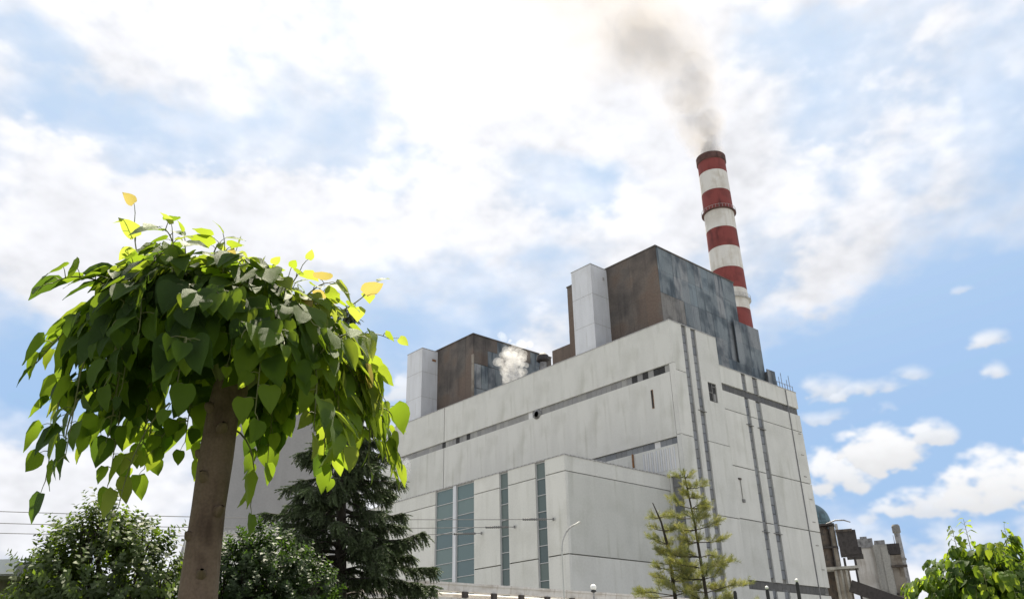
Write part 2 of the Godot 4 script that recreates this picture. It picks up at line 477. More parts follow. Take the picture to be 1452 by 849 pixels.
	part(b, "drain_pipe", tube(st(), [Vector3(-0.12, 0, 34.41), Vector3(-0.12, 51, 34.41)], [0.07, 0.07], 6), M.steel)
	for i in 9:
		part(b, "stain_bracket", box(Vector3(-0.09, 10.0 + i * 4.1, 36.0 + (i % 3) * 0.3), Vector3(0, 10.12 + i * 4.1, 36.9 + (i % 3) * 0.3)), M.joint)
	for i in 7:
		part(b, "roof_rod", tube(st(), [Vector3(0.4, 51.3, 32.6 + i * 0.92), Vector3(0.4, 52.6 + (i % 3) * 1.0, 32.6 + i * 0.92)], [0.06, 0.05], 6), M.steel)
	part(b, "roof_rail", tube(st(), [Vector3(0.4, 52.5, 32.6), Vector3(0.4, 52.5, 38.2)], [0.05, 0.05], 6), M.steel)


func lathe_turned(r: float, d: float, n: int) -> SurfaceTool:      # a short drum that faces local -z
	var s := st()
	tube(s, [Vector3(0, 0, d * 0.5), Vector3(0, 0, -d * 0.5), Vector3(0, 0, -d * 0.7)], [r, r, r * 0.6], n)
	return s


func annex() -> void:
	var b := site("annex_building", 3.16, -23.5)
	tag(b, "lower pale annex block with tall glazed strips in front of the main power station", "building")
	part(b, "wall", box(Vector3(0.5, 0, 0.5), Vector3(58.8, 29.6, 23.45)), M.joint)
	part(b, "roof", box(Vector3(0.6, 29.6, 0.6), Vector3(58.8, 29.9, 23.45)), M.roofing)
	var f := [M.facade_2, M.facade, M.facade_3, M.facade]
	var rows := [[0, 16.82], [16.98, 28.02], [28.14, 30.3]]
	for c in [[0, 4.0], [6.1, 12.05], [14.05, 20.1], [24.7, 25.45], [30.15, 58.8]]:
		for r in rows:
			if c[1] - c[0] < 1.0:
				if r[0] == 0:
					part(b, "pier", box(Vector3(c[0], 0, 0), Vector3(c[1], 30.3, 0.5)), M.clad_white)
				continue
			face_u(b, [[c[0], c[1], r[0], r[1]]], [f[rng.randi() % 4]], 0.0, 0.5)
	for r in rows:
		face_v(b, [[0.5, 23.4, r[0], r[1]]], [M.facade_grey if r[0] > 0 and r[0] < 20 else M.facade_2], 0.0, 0.5)
	part(b, "coping", box(Vector3(-0.1, 30.3, -0.1), Vector3(58.8, 30.46, 0.6)), M.galvanised)
	part(b, "coping", box(Vector3(-0.1, 30.3, 0.61), Vector3(0.6, 30.46, 23.4)), M.galvanised)
	for c in [[4.03, 6.07], [12.08, 14.02], [20.13, 24.67], [25.48, 30.12]]:
		var s := st()
		var wide: bool = c[1] - c[0] > 3
		for x in [c[0], c[1] - 0.1]:
			bx(s, Vector3(x, 0, 0.14), Vector3(x + 0.1, 30.29, 0.42))
		var y := 30.2
		var step := 2.32
		var ys := []
		while y > 1.0:
			bx(s, Vector3(c[0] + 0.102, y - 0.09, 0.18), Vector3(c[1] - 0.102, y, 0.4))
			ys.append(y)
			y -= step
		var win := part(b, "window", s, M.mullion)
		for yy in ys:
			part(win, "pane", box(Vector3(c[0] + 0.12, yy - step + 0.02, 0.3), Vector3(c[1] - 0.12, yy - 0.11, 0.36)), M.teal_pane[rng.randi() % 4] if wide else M.strip_pane[rng.randi() % 3])


func sheets_u(p: Node, u0: float, u1: float, y0: float, y1: float, z: float, nc: int, nr: int, mats: Array) -> void:
	for r in nr:
		for c in nc:
			var a := u0 + (u1 - u0) * c / nc; var b := u0 + (u1 - u0) * (c + 1) / nc
			var lo := y0 + (y1 - y0) * r / nr; var hi := y0 + (y1 - y0) * (r + 1) / nr
			part(p, "cladding_sheet", box(Vector3(a + 0.015, lo + 0.01, z - rng.randf() * 0.05), Vector3(b - 0.015, hi - 0.01, z + 0.16)), mats[rng.randi() % mats.size()])


func sheets_v(p: Node, v0: float, v1: float, y0: float, y1: float, x: float, nc: int, nr: int, mats: Array) -> void:
	for r in nr:
		for c in nc:
			var a := v0 + (v1 - v0) * c / nc; var b := v0 + (v1 - v0) * (c + 1) / nc
			var lo := y0 + (y1 - y0) * r / nr; var hi := y0 + (y1 - y0) * (r + 1) / nr
			part(p, "cladding_sheet", box(Vector3(x - rng.randf() * 0.05, lo + 0.01, a + 0.015), Vector3(x + 0.16, hi - 0.01, b - 0.015)), mats[rng.randi() % mats.size()])


func boiler_houses() -> void:
	var b := site("boiler_house", 4.9, 5.0)
	tag(b, "taller looking dark boiler house with slate cladding in front of the banded chimney", "building", "boiler houses on the roof")
	part(b, "wall", box(Vector3(0.2, 55.5, 0.2), Vector3(22.9, 74.0, 24.6)), M.core)
	sheets_u(b, 0.0, 23.1, 55.5, 74.2, 0.0, 7, 2, M.brown)
	sheets_v(b, 0.17, 24.8, 64.9, 74.2, 0.0, 11, 2, M.slate)
	sheets_v(b, 0.17, 7.0, 55.5, 64.88, 0.0, 5, 2, M.worn)
	sheets_v(b, 7.02, 24.8, 55.5, 64.88, 0.0, 8, 2, M.slate)
	part(b, "roof", box(Vector3(-0.15, 74.2, -0.15), Vector3(23.2, 74.45, 24.9)), M.brown[3])
	sheets_u(b, 23.12, 28.2, 55.5, 62.0, 0.0, 2, 1, M.brown)
	part(b, "low_wing", box(Vector3(23.0, 55.5, 0.2), Vector3(28.2, 61.9, 8.0)), M.brown[3])
	part(b, "step_block", box(Vector3(-0.5, 50.5, 24.9), Vector3(18, 65.0, 30.4)), M.core)
	sheets_v(b, 21.8, 30.4, 56.0, 65.1, -0.7, 4, 2, M.slate)
	sheets_v(b, 8.3, 30.4, 50.6, 56.0, -0.72, 9, 1, M.slate)
	part(b, "step_block", box(Vector3(-1.6, 50.5, 30.5), Vector3(14, 56.1, 32.2)), M.core)
	sheets_v(b, 29.4, 32.2, 50.6, 56.2, -1.8, 2, 1, M.slate)

	var c := site("boiler_house", 58.4, 5.0)
	tag(c, "smaller looking brown boiler house with grey window bays beside the white roof steam", "building", "boiler houses on the roof")
	part(c, "wall", box(Vector3(0.2, 55.5, 0.2), Vector3(19.0, 73.8, 24.6)), M.core)
	sheets_u(c, 0.0, 19.2, 55.5, 73.9, 0.0, 7, 2, M.brown)
	sheets_v(c, 0.17, 24.8, 70.8, 73.9, 0.0, 7, 1, [M.brown[1], M.brown[3], M.slate[5]])
	sheets_v(c, 0.17, 24.8, 67.0, 70.78, 0.0, 6, 1, [M.brown[3], M.slate[5]])
	for i in 12:
		part(c, "cladding_sheet", box(Vector3(-0.03, 61.2, 0.3 + i * 2.05), Vector3(0.16, 66.9, 2.25 + i * 2.05)), M.slate[[4, 0, 6, 5, 4, 2][i % 6]])
	sheets_v(c, 0.17, 24.8, 55.5, 61.1, 0.0, 6, 1, [M.slate[2], M.slate[4], M.slate[0]])
	part(c, "corner_post", box(Vector3(-0.12, 55.5, -0.12), Vector3(0.55, 69.0, 0.14)), M.stained)
	part(c, "roof", box(Vector3(-0.2, 73.9, -0.2), Vector3(19.3, 74.15, 24.9)), M.brown[3])

	var t := site("stair_tower", 17.1, 0.4)
	tag(t, "white metal clad stair tower standing against the tallest dark boiler house", "tower", "white towers on the roof")
	part(t, "wall", box(Vector3(0, 55.5, 0), Vector3(5.2, 73.9, 4.55)), M.clad_white)
	part(t, "roof", box(Vector3(-0.06, 73.9, -0.06), Vector3(5.26, 74.05, 4.55)), M.galvanised)
	part(t, "hatch", box(Vector3(-0.06, 71.4, 3.2), Vector3(-0.002, 72.0, 3.7)), M.galvanised)
	for k in 2:
		part(t, "seam", box(Vector3(-0.02, 61.6 + k * 6.1, -0.02), Vector3(5.22, 61.66 + k * 6.1, 4.5)), M.galvanised)
	t = site("stair_tower", 71.8, 0.4)
	tag(t, "white metal clad stair tower at the left end of the roof", "tower", "white towers on the roof")
	part(t, "wall", box(Vector3(0, 55.5, 0), Vector3(6.1, 73.5, 4.55)), M.clad_white)
	part(t, "roof", box(Vector3(-0.06, 73.5, -0.06), Vector3(6.16, 73.65, 4.55)), M.galvanised)
	part(t, "hatch", box(Vector3(-0.06, 70.9, 2.9), Vector3(-0.002, 71.4, 4.0)), M.rust)
	for k in 2:
		part(t, "seam", box(Vector3(-0.02, 61.6 + k * 6.1, -0.02), Vector3(6.12, 61.66 + k * 6.1, 4.5)), M.galvanised)
	# small things on the roof edge
	var v := site("roof_vent", 51.2, 20.0)
	tag(v, "dark roof vent with a ragged hood beside the white roof steam", "vent")
	part(v, "duct", lathe(st(), [Vector2(0.8, 50.5), Vector2(0.8, 68.5), Vector2(0.0, 68.5)], 12), M.steel)
	part(v, "hood", lathe(st(), [Vector2(0.9, 68.3), Vector2(1.6, 68.8), Vector2(1.3, 70.0), Vector2(0.5, 70.7), Vector2(0, 70.7)], 12), M.dark_steel)
	v = site("roof_fan", 80.6, 0.9)
	tag(v, "small dark fan box at the far left edge of the main roof", "fan")
	part(v, "housing", box(Vector3(0, 55.6, 0), Vector3(2.0, 58.6, 1.6)), M.dark_steel)
	part(v, "grille", box(Vector3(0.2, 56.4, -0.05), Vector3(1.8, 58.2, -0.002)), M.steel)


func chimney() -> void:
	var c := root("chimney", Vector3(67.7, 0, -230.2))
	tag(c, "very tall red and white banded smokestack behind the power station", "chimney")
	var rad := func(y: float) -> float: return (9.15 + (152.9 - y) * 0.021) / 2
	var ys := [157.6, 151.8, 144.4, 137.0, 130.3, 123.4, 116.0, 108.9, 102.1, 95.0, 88.0]
	for i in 10:
		var pr := []
		for k in 5:
			var y := lerpf(ys[i + 1] + 0.004, ys[i] - 0.004, k / 4.0)
			pr.append(Vector2(rad.call(y), y))
		part(c, "band", lathe(st(), pr, 64), M.red if i % 2 == 0 else M.white)
	part(c, "shaft", lathe(st(), [Vector2(7.6, 0), Vector2(6.4, 30), Vector2(rad.call(87.99), 87.99)], 64), M.concrete)
	var r: float = rad.call(157.6)
	part(c, "rim", lathe(st(), [Vector2(r + 0.02, 156.2), Vector2(r + 0.32, 156.5), Vector2(r + 0.32, 158.7), Vector2(r - 0.5, 158.7), Vector2(r - 0.5, 150)], 64), M.soot)
	part(c, "flue", lathe(st(), [Vector2(r - 0.6, 140), Vector2(r - 0.55, 158.5)], 48), M.black)
	for y in [137.0, 105.6]:
		var rr: float = rad.call(y)
		var g := part(c, "gallery", lathe(st(), [Vector2(rr - 0.05, y - 0.25), Vector2(rr + 0.75, y - 0.15), Vector2(rr + 0.75, y), Vector2(rr - 0.05, y)], 48), M.galvanised if y < 120 else M.soot)
		var s := st()
		for k in 32:
			var d := Vector3(cos(TAU * k / 32), 0, sin(TAU * k / 32)) * (rr + 0.7)
			tube(s, [d + Vector3.UP * y, d + Vector3.UP * (y + 1.1)], [0.05, 0.05], 4)
		var ring := []
		for k in 33:
			ring.append(Vector3(cos(TAU * k / 32), 0, sin(TAU * k / 32)) * (rr + 0.7) + Vector3.UP * (y + 1.1))
		var rd := []; rd.resize(33); rd.fill(0.05)
		tube(s, ring, rd, 4, false)
		part(g, "railing", s, M.galvanised)


func cooling_tower() -> void:
	var c := root("cooling_tower", Vector3(-77.0, 0, -269.5))
	tag(c, "grey concrete cooling tower far behind, half hidden by the foreground tree trunk", "cooling tower")
	var pr := []
	for k in 25:
		var y := 8.0 + 84.0 * k / 24.0
		pr.append(Vector2(25.0 * sqrt(1.0 + pow((y - 72.0) / 62.0, 2)), y))
	part(c, "shell", lathe(st(), pr, 96), M.shell)
	part(c, "rim", lathe(st(), [Vector2(pr[24].x, 91.5), Vector2(pr[24].x + 0.6, 91.7), Vector2(pr[24].x + 0.6, 92.6), Vector2(pr[24].x - 0.4, 92.6)], 96), M.concrete)
	for k in 36:
		var a := TAU * k / 36.0; var b := TAU * (k + 0.5) / 36.0
		part(c, "leg", tube(st(), [Vector3(cos(a) * 39, 0, sin(a) * 39), Vector3(cos(b) * pr[0].x, 8.1, sin(b) * pr[0].x)], [0.5, 0.5], 6), M.concrete)


func pale_hall() -> void:
	var b := root("pale_hall", Vector3(-71.0, 0, -180.0))
	tag(b, "low pale hall far behind, glimpsed between the near trunk and the dark tree", "building")
	part(b, "wall", box(Vector3(0, 0, -20), Vector3(20, 31.4, 0)), M.pale_wall)
	part(b, "roof", box(Vector3(-0.3, 31.4, -20.3), Vector3(20.3, 32.2, 0.3)), M.galvanised)
	for k in 4:
		part(b, "facade_panel", box(Vector3(0, 0.5 + k * 7.7, 0.0), Vector3(20, 7.9 + k * 7.7, 0.2)), M.facade if k % 2 else M.pale_wall)


func industrial_group() -> void:
	var t := root("domed_tank", Vector3(65.3, 0, -188.2))
	tag(t, "teal domed tank peeping out behind the right edge of the main block", "tank")
	var pr := [Vector2(4.6, 0), Vector2(4.6, 32.0)]
	part(t, "shell", lathe(st(), pr, 40), M.teal)
	pr = []
	for k in 13:
		var a := PI / 2 * k / 12
		pr.append(Vector2(4.6 * cos(a), 32.0 + 4.6 * sin(a)))
	part(t, "dome", lathe(st(), pr, 40), M.teal)
	part(t, "rim", lathe(st(), [Vector2(4.61, 31.6), Vector2(4.82, 31.7), Vector2(4.82, 32.0), Vector2(4.61, 32.1)], 40), M.teal)

	var h := root("ash_hopper_tower", Vector3(62.16, 0, -174.25), -21.3)
	tag(h, "grimy hopper tower with ducts and a black bin on a concrete pier", "tower")
	part(h, "back_wall", box(Vector3(-2.2, 0, -4.2), Vector3(2.6, 29.2, -3.7)), M.brown_steel)
	part(h, "pier", box(Vector3(1.6, 0, -3), Vector3(4.5, 20.5, 0)), M.stained)
	for k in 3:
		part(h, "pilaster", box(Vector3(1.75 + k * 1.0, 0, 0.0), Vector3(2.15 + k * 1.0, 20.4, 0.25)), M.concrete)
	part(h, "platform", box(Vector3(-0.8, 20.55, -3.6), Vector3(6.3, 21.05, 0.8)), M.concrete)
	part(h, "duct", lathe(st(), [Vector2(1.05, 21.1), Vector2(1.05, 28.4), Vector2(0.7, 29.2), Vector2(0, 29.2)], 20), M.brown_steel, Vector3(1.0, 0, -1.2))
	part(h, "duct", lathe(st(), [Vector2(0.55, 21.1), Vector2(0.55, 29.0), Vector2(0, 29.0)], 16), M.stained, Vector3(2.6, 0, -0.6))
	part(h, "duct", lathe(st(), [Vector2(0.28, 25.0), Vector2(0.28, 29.4), Vector2(0, 29.4)], 12), M.galvanised, Vector3(3.55, 0, 0.2))
	part(h, "frame", bx(bx(bx(box(Vector3(-0.4, 21.06, -3), Vector3(0.0, 29.3, -2.6)), Vector3(2.0, 21.06, 0.2), Vector3(2.25, 29.0, 0.45)), Vector3(-0.4, 29.3, -3.2), Vector3(3.2, 29.6, 0.6)), Vector3(-0.4, 24.8, -2.9), Vector3(3.2, 25.1, 0.3)), M.dark_steel)
	part(h, "bin", box(Vector3(3.4, 23.2, -3.4), Vector3(7.0, 28.0, 0.5)), M.dark_steel)
	part(h, "bin_lip", box(Vector3(3.2, 27.7, -3.6), Vector3(6.4, 28.2, 0.7)), M.brown_steel)
	part(h, "bin_skirt", bx(box(Vector3(4.5, 22.6, -3.0), Vector3(7.6, 23.2, 0.3)), Vector3(6.9, 23.2, -3.0), Vector3(7.5, 24.6, 0.2)), M.dark_steel)
	for x in [3.7, 5.7]:
		part(h, "leg", box(Vector3(x, 21.06, -0.4), Vector3(x + 0.45, 22.7, 0.05)), M.dark_steel)
	part(h, "canopy", tube(st(), [Vector3(1.6, 29.5, 0.4), Vector3(3.6, 30.1, 0.4), Vector3(5.2, 30.0, 0.4), Vector3(6.4, 29.5, 0.4)], [0.12, 0.16, 0.14, 0.1], 8), M.steel)
	part(h, "strut", box(Vector3(5.6, 0, -0.4), Vector3(6.0, 20.55, 0.0)), M.dark_steel)
	part(h, "gallery", bx(st(), Vector3(0, -1.1, -1.2), Vector3(13, 1.1, 1.2), Transform3D(Basis(Vector3.BACK, deg_to_rad(-24)), Vector3(4.2, 17.2, 1.6))), M.dark_steel)

	var s := root("ash_silo_building", Vector3(73.77, 0, -185.9), -21.3)
	tag(s, "weathered silo building with concrete bays and dark roof caps beside the thin stack", "building")
	part(s, "wall", box(Vector3(-0.6, 0, -9), Vector3(4.2, 26.2, 0)), M.pale_wall)
	part(s, "roof", box(Vector3(-0.9, 26.2, -9.3), Vector3(3.6, 28.1, 0.3)), M.steel)
	part(s, "roof_box", box(Vector3(1.2, 28.1, -4), Vector3(2.6, 28.7, -1)), M.steel)
	part(s, "pilaster", box(Vector3(4.9, 0, 0.9), Vector3(6.2, 26.3, 1.1)), M.concrete)
	for k in 7:
		part(s, "rib", box(Vector3(-0.4 + k * 0.62, 0, 0.0), Vector3(-0.3 + k * 0.62, 26.1, 0.04)), M.pale_wall)
	part(s, "bay", box(Vector3(3.4, 0, -8), Vector3(6.4, 26.6, 0.9)), M.concrete)
	part(s, "bay", box(Vector3(6.42, 0, -8), Vector3(8.6, 24.3, 0.6)), M.stained)
	for x in [3.35]:
		part(s, "rib", box(Vector3(x, 0, 0.9), Vector3(x + 0.45, 26.2, 1.2)), M.concrete)
	part(s, "cap", box(Vector3(3.9, 26.6, -6), Vector3(6.0, 27.5, 0.5)), M.steel)
	part(s, "cap", box(Vector3(6.2, 24.4, -6), Vector3(8.7, 26.6, 0.9)), M.dark_steel)
	part(s, "mast", tube(st(), [Vector3(7.9, 26.5, 0.2), Vector3(7.9, 28.4, 0.2)], [0.08, 0.05], 6), M.steel)
	for y in [16.2, 21.7]:
		part(s, "ledge", box(Vector3(6.3, y, 0.0), Vector3(9.4, y + 0.45, 1.3)), M.brown_steel)
	part(s, "strut", box(Vector3(9.0, 0, 0.6), Vector3(9.35, 21.7, 0.95)), M.steel)

	var k := root("thin_stack", Vector3(90.0, 0, -200.7))
	tag(k, "thin grey steel stack with a dark cap, left of the round green tree", "chimney")
	part(k, "shaft", lathe(st(), [Vector2(0.85, 0), Vector2(0.66, 32.0), Vector2(0.0, 32.0)], 20), M.steel)
	part(k, "cap", lathe(st(), [Vector2(0.67, 31.4), Vector2(0.92, 31.6), Vector2(0.92, 33.0), Vector2(0.7, 33.4), Vector2(0, 33.4)], 20), M.core)
	part(k, "collar", lathe(st(), [Vector2(0.70, 25.2), Vector2(0.9, 25.3), Vector2(0.9, 25.7), Vector2(0.70, 25.8)], 20), M.core)


func pipe_rack() -> void:
	var a := Vector3(-4.276, 0, -41.716); var b := Vector3(8.271, 0, -52.697)
	var d := (b - a).normalized()
	var r := root("pipe_rack", a - d * 8.0, -rad_to_deg(atan2(d.z, d.x)))
	tag(r, "long grey pipe bridge on posts crossing in front of the annex", "pipe rack")
	var ln := 34.0
	part(r, "top_beam", bx(box(Vector3(0, 5.96, -0.25), Vector3(ln, 6.06, 0.25)), Vector3(0, 5.66, -0.2), Vector3(ln, 5.96, 0.2)), M.rack)
	part(r, "lower_beam", box(Vector3(0, 5.12, -0.22), Vector3(ln, 5.36, 0.22)), M.rack)
	part(r, "pipe", tube(st(), [Vector3(0, 5.5, -0.45), Vector3(ln, 5.5, -0.45)], [0.14, 0.14], 12), M.pale_wall)
	part(r, "pipe", tube(st(), [Vector3(0, 4.72, 0.1), Vector3(ln, 4.72, 0.1)], [0.2, 0.2], 12), M.rack)
	for i in 18:
		part(r, "bracket", bx(box(Vector3(0.6 + i * 1.85, 5.37, 0.08), Vector3(0.85 + i * 1.85, 5.65, 0.3)), Vector3(0.5 + i * 1.85, 4.92, 0.0), Vector3(0.75 + i * 1.85, 5.11, 0.26)), M.brown_steel)
	for i in 4:
		part(r, "post", box(Vector3(3.0 + i * 9.3, 0, -0.5), Vector3(3.25 + i * 9.3, 5.11, -0.26)), M.rack)


func kiosk() -> void:
	var b := root("gatehouse", Vector3(-7.12, 0, -12.05))
	tag(b, "flat roofed hut with a pale roof edge at the left border", "hut")
	part(b, "wall", box(Vector3(-5.0, 0, -4.0), Vector3(-0.5, 3.1, -0.5)), M.stained)
	part(b, "roof", box(Vector3(-5.5, 3.1, -4.5), Vector3(0, 3.3, 0)), M.steel)
	part(b, "fascia", box(Vector3(-5.5, 3.12, 0.0), Vector3(0.03, 3.32, 0.03)), M.clad_white)
	part(b, "door", box(Vector3(-2.4, 0, -0.5), Vector3(-1.5, 2.1, -0.45)), M.dark_steel)


func street_things() -> void:
	var l := root("street_lamp", Vector3(2.3, 0, -44.5))
	tag(l, "slim grey street lamp with a pale curved arm before the annex corner", "street lamp")
	var path := []; var rad := []
	for k in 9:
		var a := PI * 0.42 * k / 8.0
		path.append(Vector3(0.95 - 0.95 * cos(a), 7.7 + 1.35 * sin(a), 0.1)); rad.append(0.03 + 0.02 * (k / 8.0))
	part(l, "pole", tube(st(), [Vector3(0, 0, 0.1), Vector3(0, 7.7, 0.1)], [0.05, 0.035], 10), M.lamp_grey)
	part(l, "arm", tube(st(), path, rad, 8), M.galvanised)
	part(l, "lamp_head", tube(st(), [Vector3(0.7, 8.98, 0.1), Vector3(1.0, 9.13, 0.1), Vector3(1.05, 9.14, 0.1)], [0.05, 0.07, 0.03], 8), M.lamp_grey)
	var g := root("globe_light", Vector3(4.1, 0, -47.6))
	tag(g, "white globe light on a post rising just behind the pipe rack", "lamp")
	part(g, "post", tube(st(), [Vector3(0, 0, 0), Vector3(0, 6.0, 0)], [0.06, 0.05], 8), M.galvanised)
	part(g, "globe", lathe(st(), ball(0.17, 6.17), 24), M.white_paint)
	part(g, "collar", lathe(st(), [Vector2(0.05, 5.9), Vector2(0.16, 5.95), Vector2(0.12, 6.04), Vector2(0, 6.04)], 16), M.black)
	var spots := [[Vector3(2.41, 0, -9.70), 2.46, "dark fence post without a ball, leftmost of the three posts", false], [Vector3(2.75, 0, -9.62), 2.46, "dark fence post with a white ball, middle of the three posts", true], [Vector3(3.06, 0, -9.52), 2.52, "dark fence post with a white ball, rightmost of the three posts", true]]
	for s in spots:
		var p := root("fence_post", s[0])
		tag(p, s[2], "post", "dark posts before the short facade")
		part(p, "shaft", tube(st(), [Vector3(0, 0, 0), Vector3(0, s[1] - 0.02, 0), Vector3(0, s[1], 0)], [0.021, 0.02, 0.012], 10), M.black)
		if s[3]:
			part(p, "ball", lathe(st(), ball(0.019, s[1] + 0.018), 14), M.white_paint)


func ball(r: float, y: float) -> Array:
	var pr := []
	for k in 13:
		var a := -PI / 2 + PI * k / 12
		pr.append(Vector2(maxf(r * cos(a), 0.0), y + r * sin(a)))
	return pr


func wires() -> void:
	var basis_ := Basis(Vector3.UP, deg_to_rad(FRAME_TURN))
	var ends := [[5.63, 21.74, Vector3(-78, 22.6, -101.0), "nearest the annex corner"], [13.67, 21.81, Vector3(-78, 21.2, -101.6), "at the middle annex strip"], [21.18, 21.91, Vector3(-78, 20.0, -102.1), "beside the paired annex windows"]]
	for i in 3:
		var e = ends[i]
		var a: Vector3 = K0 + basis_.x * e[0] + basis_.z * -23.75 + Vector3.UP * e[1]
		var w := root("power_line", a)
		tag(w, "thin overhead power line whose dark insulator string is fixed " + e[3], "cable", "power lines to the annex")
		var b: Vector3 = e[2] - a
		var path := []; var rad := []
		for k in 25:
			var t := k / 24.0
			path.append(b * t - Vector3.UP * 4.0 * 0.55 * t * (1 - t)); rad.append(0.05)
		part(w, "wire", tube(st(), path, rad, 5), M.core)
		var d := (b - Vector3.UP * 2.2).normalized()
		var pr := []; var rr := []
		for k in 22:
			pr.append(d * (0.9 + 0.16 * k)); rr.append(0.19 if k % 2 else 0.11)
		part(w, "insulator", tube(st(), pr, rr, 8), M.core)
		part(w, "bracket", box(Vector3(-0.12, -0.18, -0.12), Vector3(0.12, 0.18, 0.12)), M.core)
	var p := root("utility_pole", Vector3(-78, 0, -101.5))
	tag(p, "concrete pole beyond the left border that carries the power lines", "pole")
	part(p, "shaft", tube(st(), [Vector3.ZERO, Vector3(0, 23.5, 0)], [0.3, 0.18], 10), M.concrete)
	part(p, "crossarm", tube(st(), [Vector3(0, 22.5, 0.8), Vector3(0, 20.0, -0.9)], [0.1, 0.1], 6), M.concrete)


# ---------------------------------------------------------------- vegetation
func scatter(parent: Node, called: String, shape: Mesh, m: Material, places: Array, colors: Array) -> MultiMeshInstance3D:
	var mm := MultiMesh.new()
	mm.transform_format = MultiMesh.TRANSFORM_3D
	mm.use_colors = colors.size() > 0
	mm.mesh = shape
	mm.instance_count = places.size()
	for i in places.size():
		mm.set_instance_transform(i, places[i])
		if colors: mm.set_instance_color(i, colors[i])
	var o := MultiMeshInstance3D.new()
	o.name = called
	o.multimesh = mm
	o.material_override = m
	o.set_meta("kind", "stuff")
	parent.add_child(o, true)
	return o


func foliage_mat(back: Color, rough := 0.6) -> StandardMaterial3D:
	var m := StandardMaterial3D.new()
	m.albedo_color = Color.WHITE
	m.vertex_color_use_as_albedo = true
	m.roughness = rough
	m.cull_mode = BaseMaterial3D.CULL_DISABLED
	m.backlight_enabled = true
	m.backlight = back
	return m


func frame(axis: Vector3, face: Vector3, s := 1.0) -> Basis:      # local y along axis, local z towards face
	var y := axis.normalized()
	var z := (face - y * face.dot(y)).normalized()
	return Basis(y.cross(z) * s, y * s, z * s)


func rv() -> Vector3:
	return Vector3(rng.randf_range(-1, 1), rng.randf_range(-1, 1), rng.randf_range(-1, 1))


func needle_spray(needles: int, length: float, needle: float, wide: float, droop: float) -> ArrayMesh:    # a twig along local y with needles all round
	var s := st()
	for i in needles:
		var t := (i + 0.5) / needles
		var at := Vector3(0, length * t, -droop * t * t)
		var a := rng.randf() * TAU
		var out := Vector3(cos(a), 0.75, sin(a) * 0.7).normalized()
		var side := out.cross(Vector3(rng.randf_range(-1, 1), 0.3, rng.randf_range(-1, 1))).normalized() * wide
		var n := out.cross(side).normalized()
		var tip := at + out * needle * rng.randf_range(0.7, 1.15) * (1.15 - 0.5 * t)
		s.set_normal(n); s.add_vertex(at - side)
		s.set_normal(n); s.add_vertex(at + side)
		s.set_normal(n); s.add_vertex(tip)
	return s.commit()


func spruce() -> void:
	var base := Vector3(-3.28, 0, -15.66)
	var t := root("spruce_tree", base)
	tag(t, "tall dark spruce with drooping boughs in front of the left end of the annex", "tree")
	var h := 8.86
	part(t, "trunk", tube(st(), [Vector3(0.1, 0, 0), Vector3(0.05, 3, 0), Vector3(-0.1, 6, 0), Vector3(-0.2, h - 0.1, 0)], [0.16, 0.12, 0.06, 0.012], 10), M.dark_bark)
	var places := []; var cols := []
	var s := st()
	var y := 1.0
	while y < h - 0.12:
		var f := (h - y) / h
		var n := 5 if y < 7 else 3
		for k in n:
			var a := rng.randf() * TAU
			var ln := (0.14 + 2.65 * pow(f, 1.08)) * rng.randf_range(0.62, 1.12)
			if y > 5.2: ln = (0.12 + 2.2 * f) * rng.randf_range(0.6, 1.1)
			var up0 := rng.randf_range(-0.1, 0.35)
			var dir := Vector3(cos(a), 0, sin(a))
			var p0 := Vector3(lerpf(0.1, -0.2, y / h), y, 0)
			var pts := []; var rad := []
			for j in 6:
				var q := j / 5.0
				pts.append(p0 + dir * ln * q + Vector3.UP * ln * (up0 * q - 0.62 * q * q + 0.36 * q * q * q) + rv() * 0.05); rad.append(lerpf(0.022 * ln, 0.003, q))
			tube(s, pts, rad, 4, false)
			var cnt := int(ln * 80) + 6
			for j in cnt:
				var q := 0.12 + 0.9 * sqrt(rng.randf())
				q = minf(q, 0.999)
				var seg := int(q * 5); var fr := q * 5 - seg
				var at: Vector3 = pts[seg].lerp(pts[mini(seg + 1, 5)], fr)
				var side := dir.cross(Vector3.UP) * (1 if rng.randf() < 0.5 else -1)
				var hang := rng.randf_range(0.1, 1.5)
				var ax := (side * rng.randf_range(0.25, 0.9) * (1.1 - q * 0.6) + dir * rng.randf_range(0.35, 1.0) + Vector3.DOWN * hang + rv() * 0.2)
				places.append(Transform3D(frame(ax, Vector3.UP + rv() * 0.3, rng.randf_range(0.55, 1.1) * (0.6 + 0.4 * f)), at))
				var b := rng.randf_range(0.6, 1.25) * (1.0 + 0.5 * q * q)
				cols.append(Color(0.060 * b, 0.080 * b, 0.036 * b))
		y += rng.randf_range(0.09, 0.17)
	part(t, "branches", s, M.dark_bark)
	scatter(t, "needles", needle_spray(70, 0.34, 0.055, 0.010, 0.03), foliage_mat(Color(0.45, 0.55, 0.3)), places, cols)


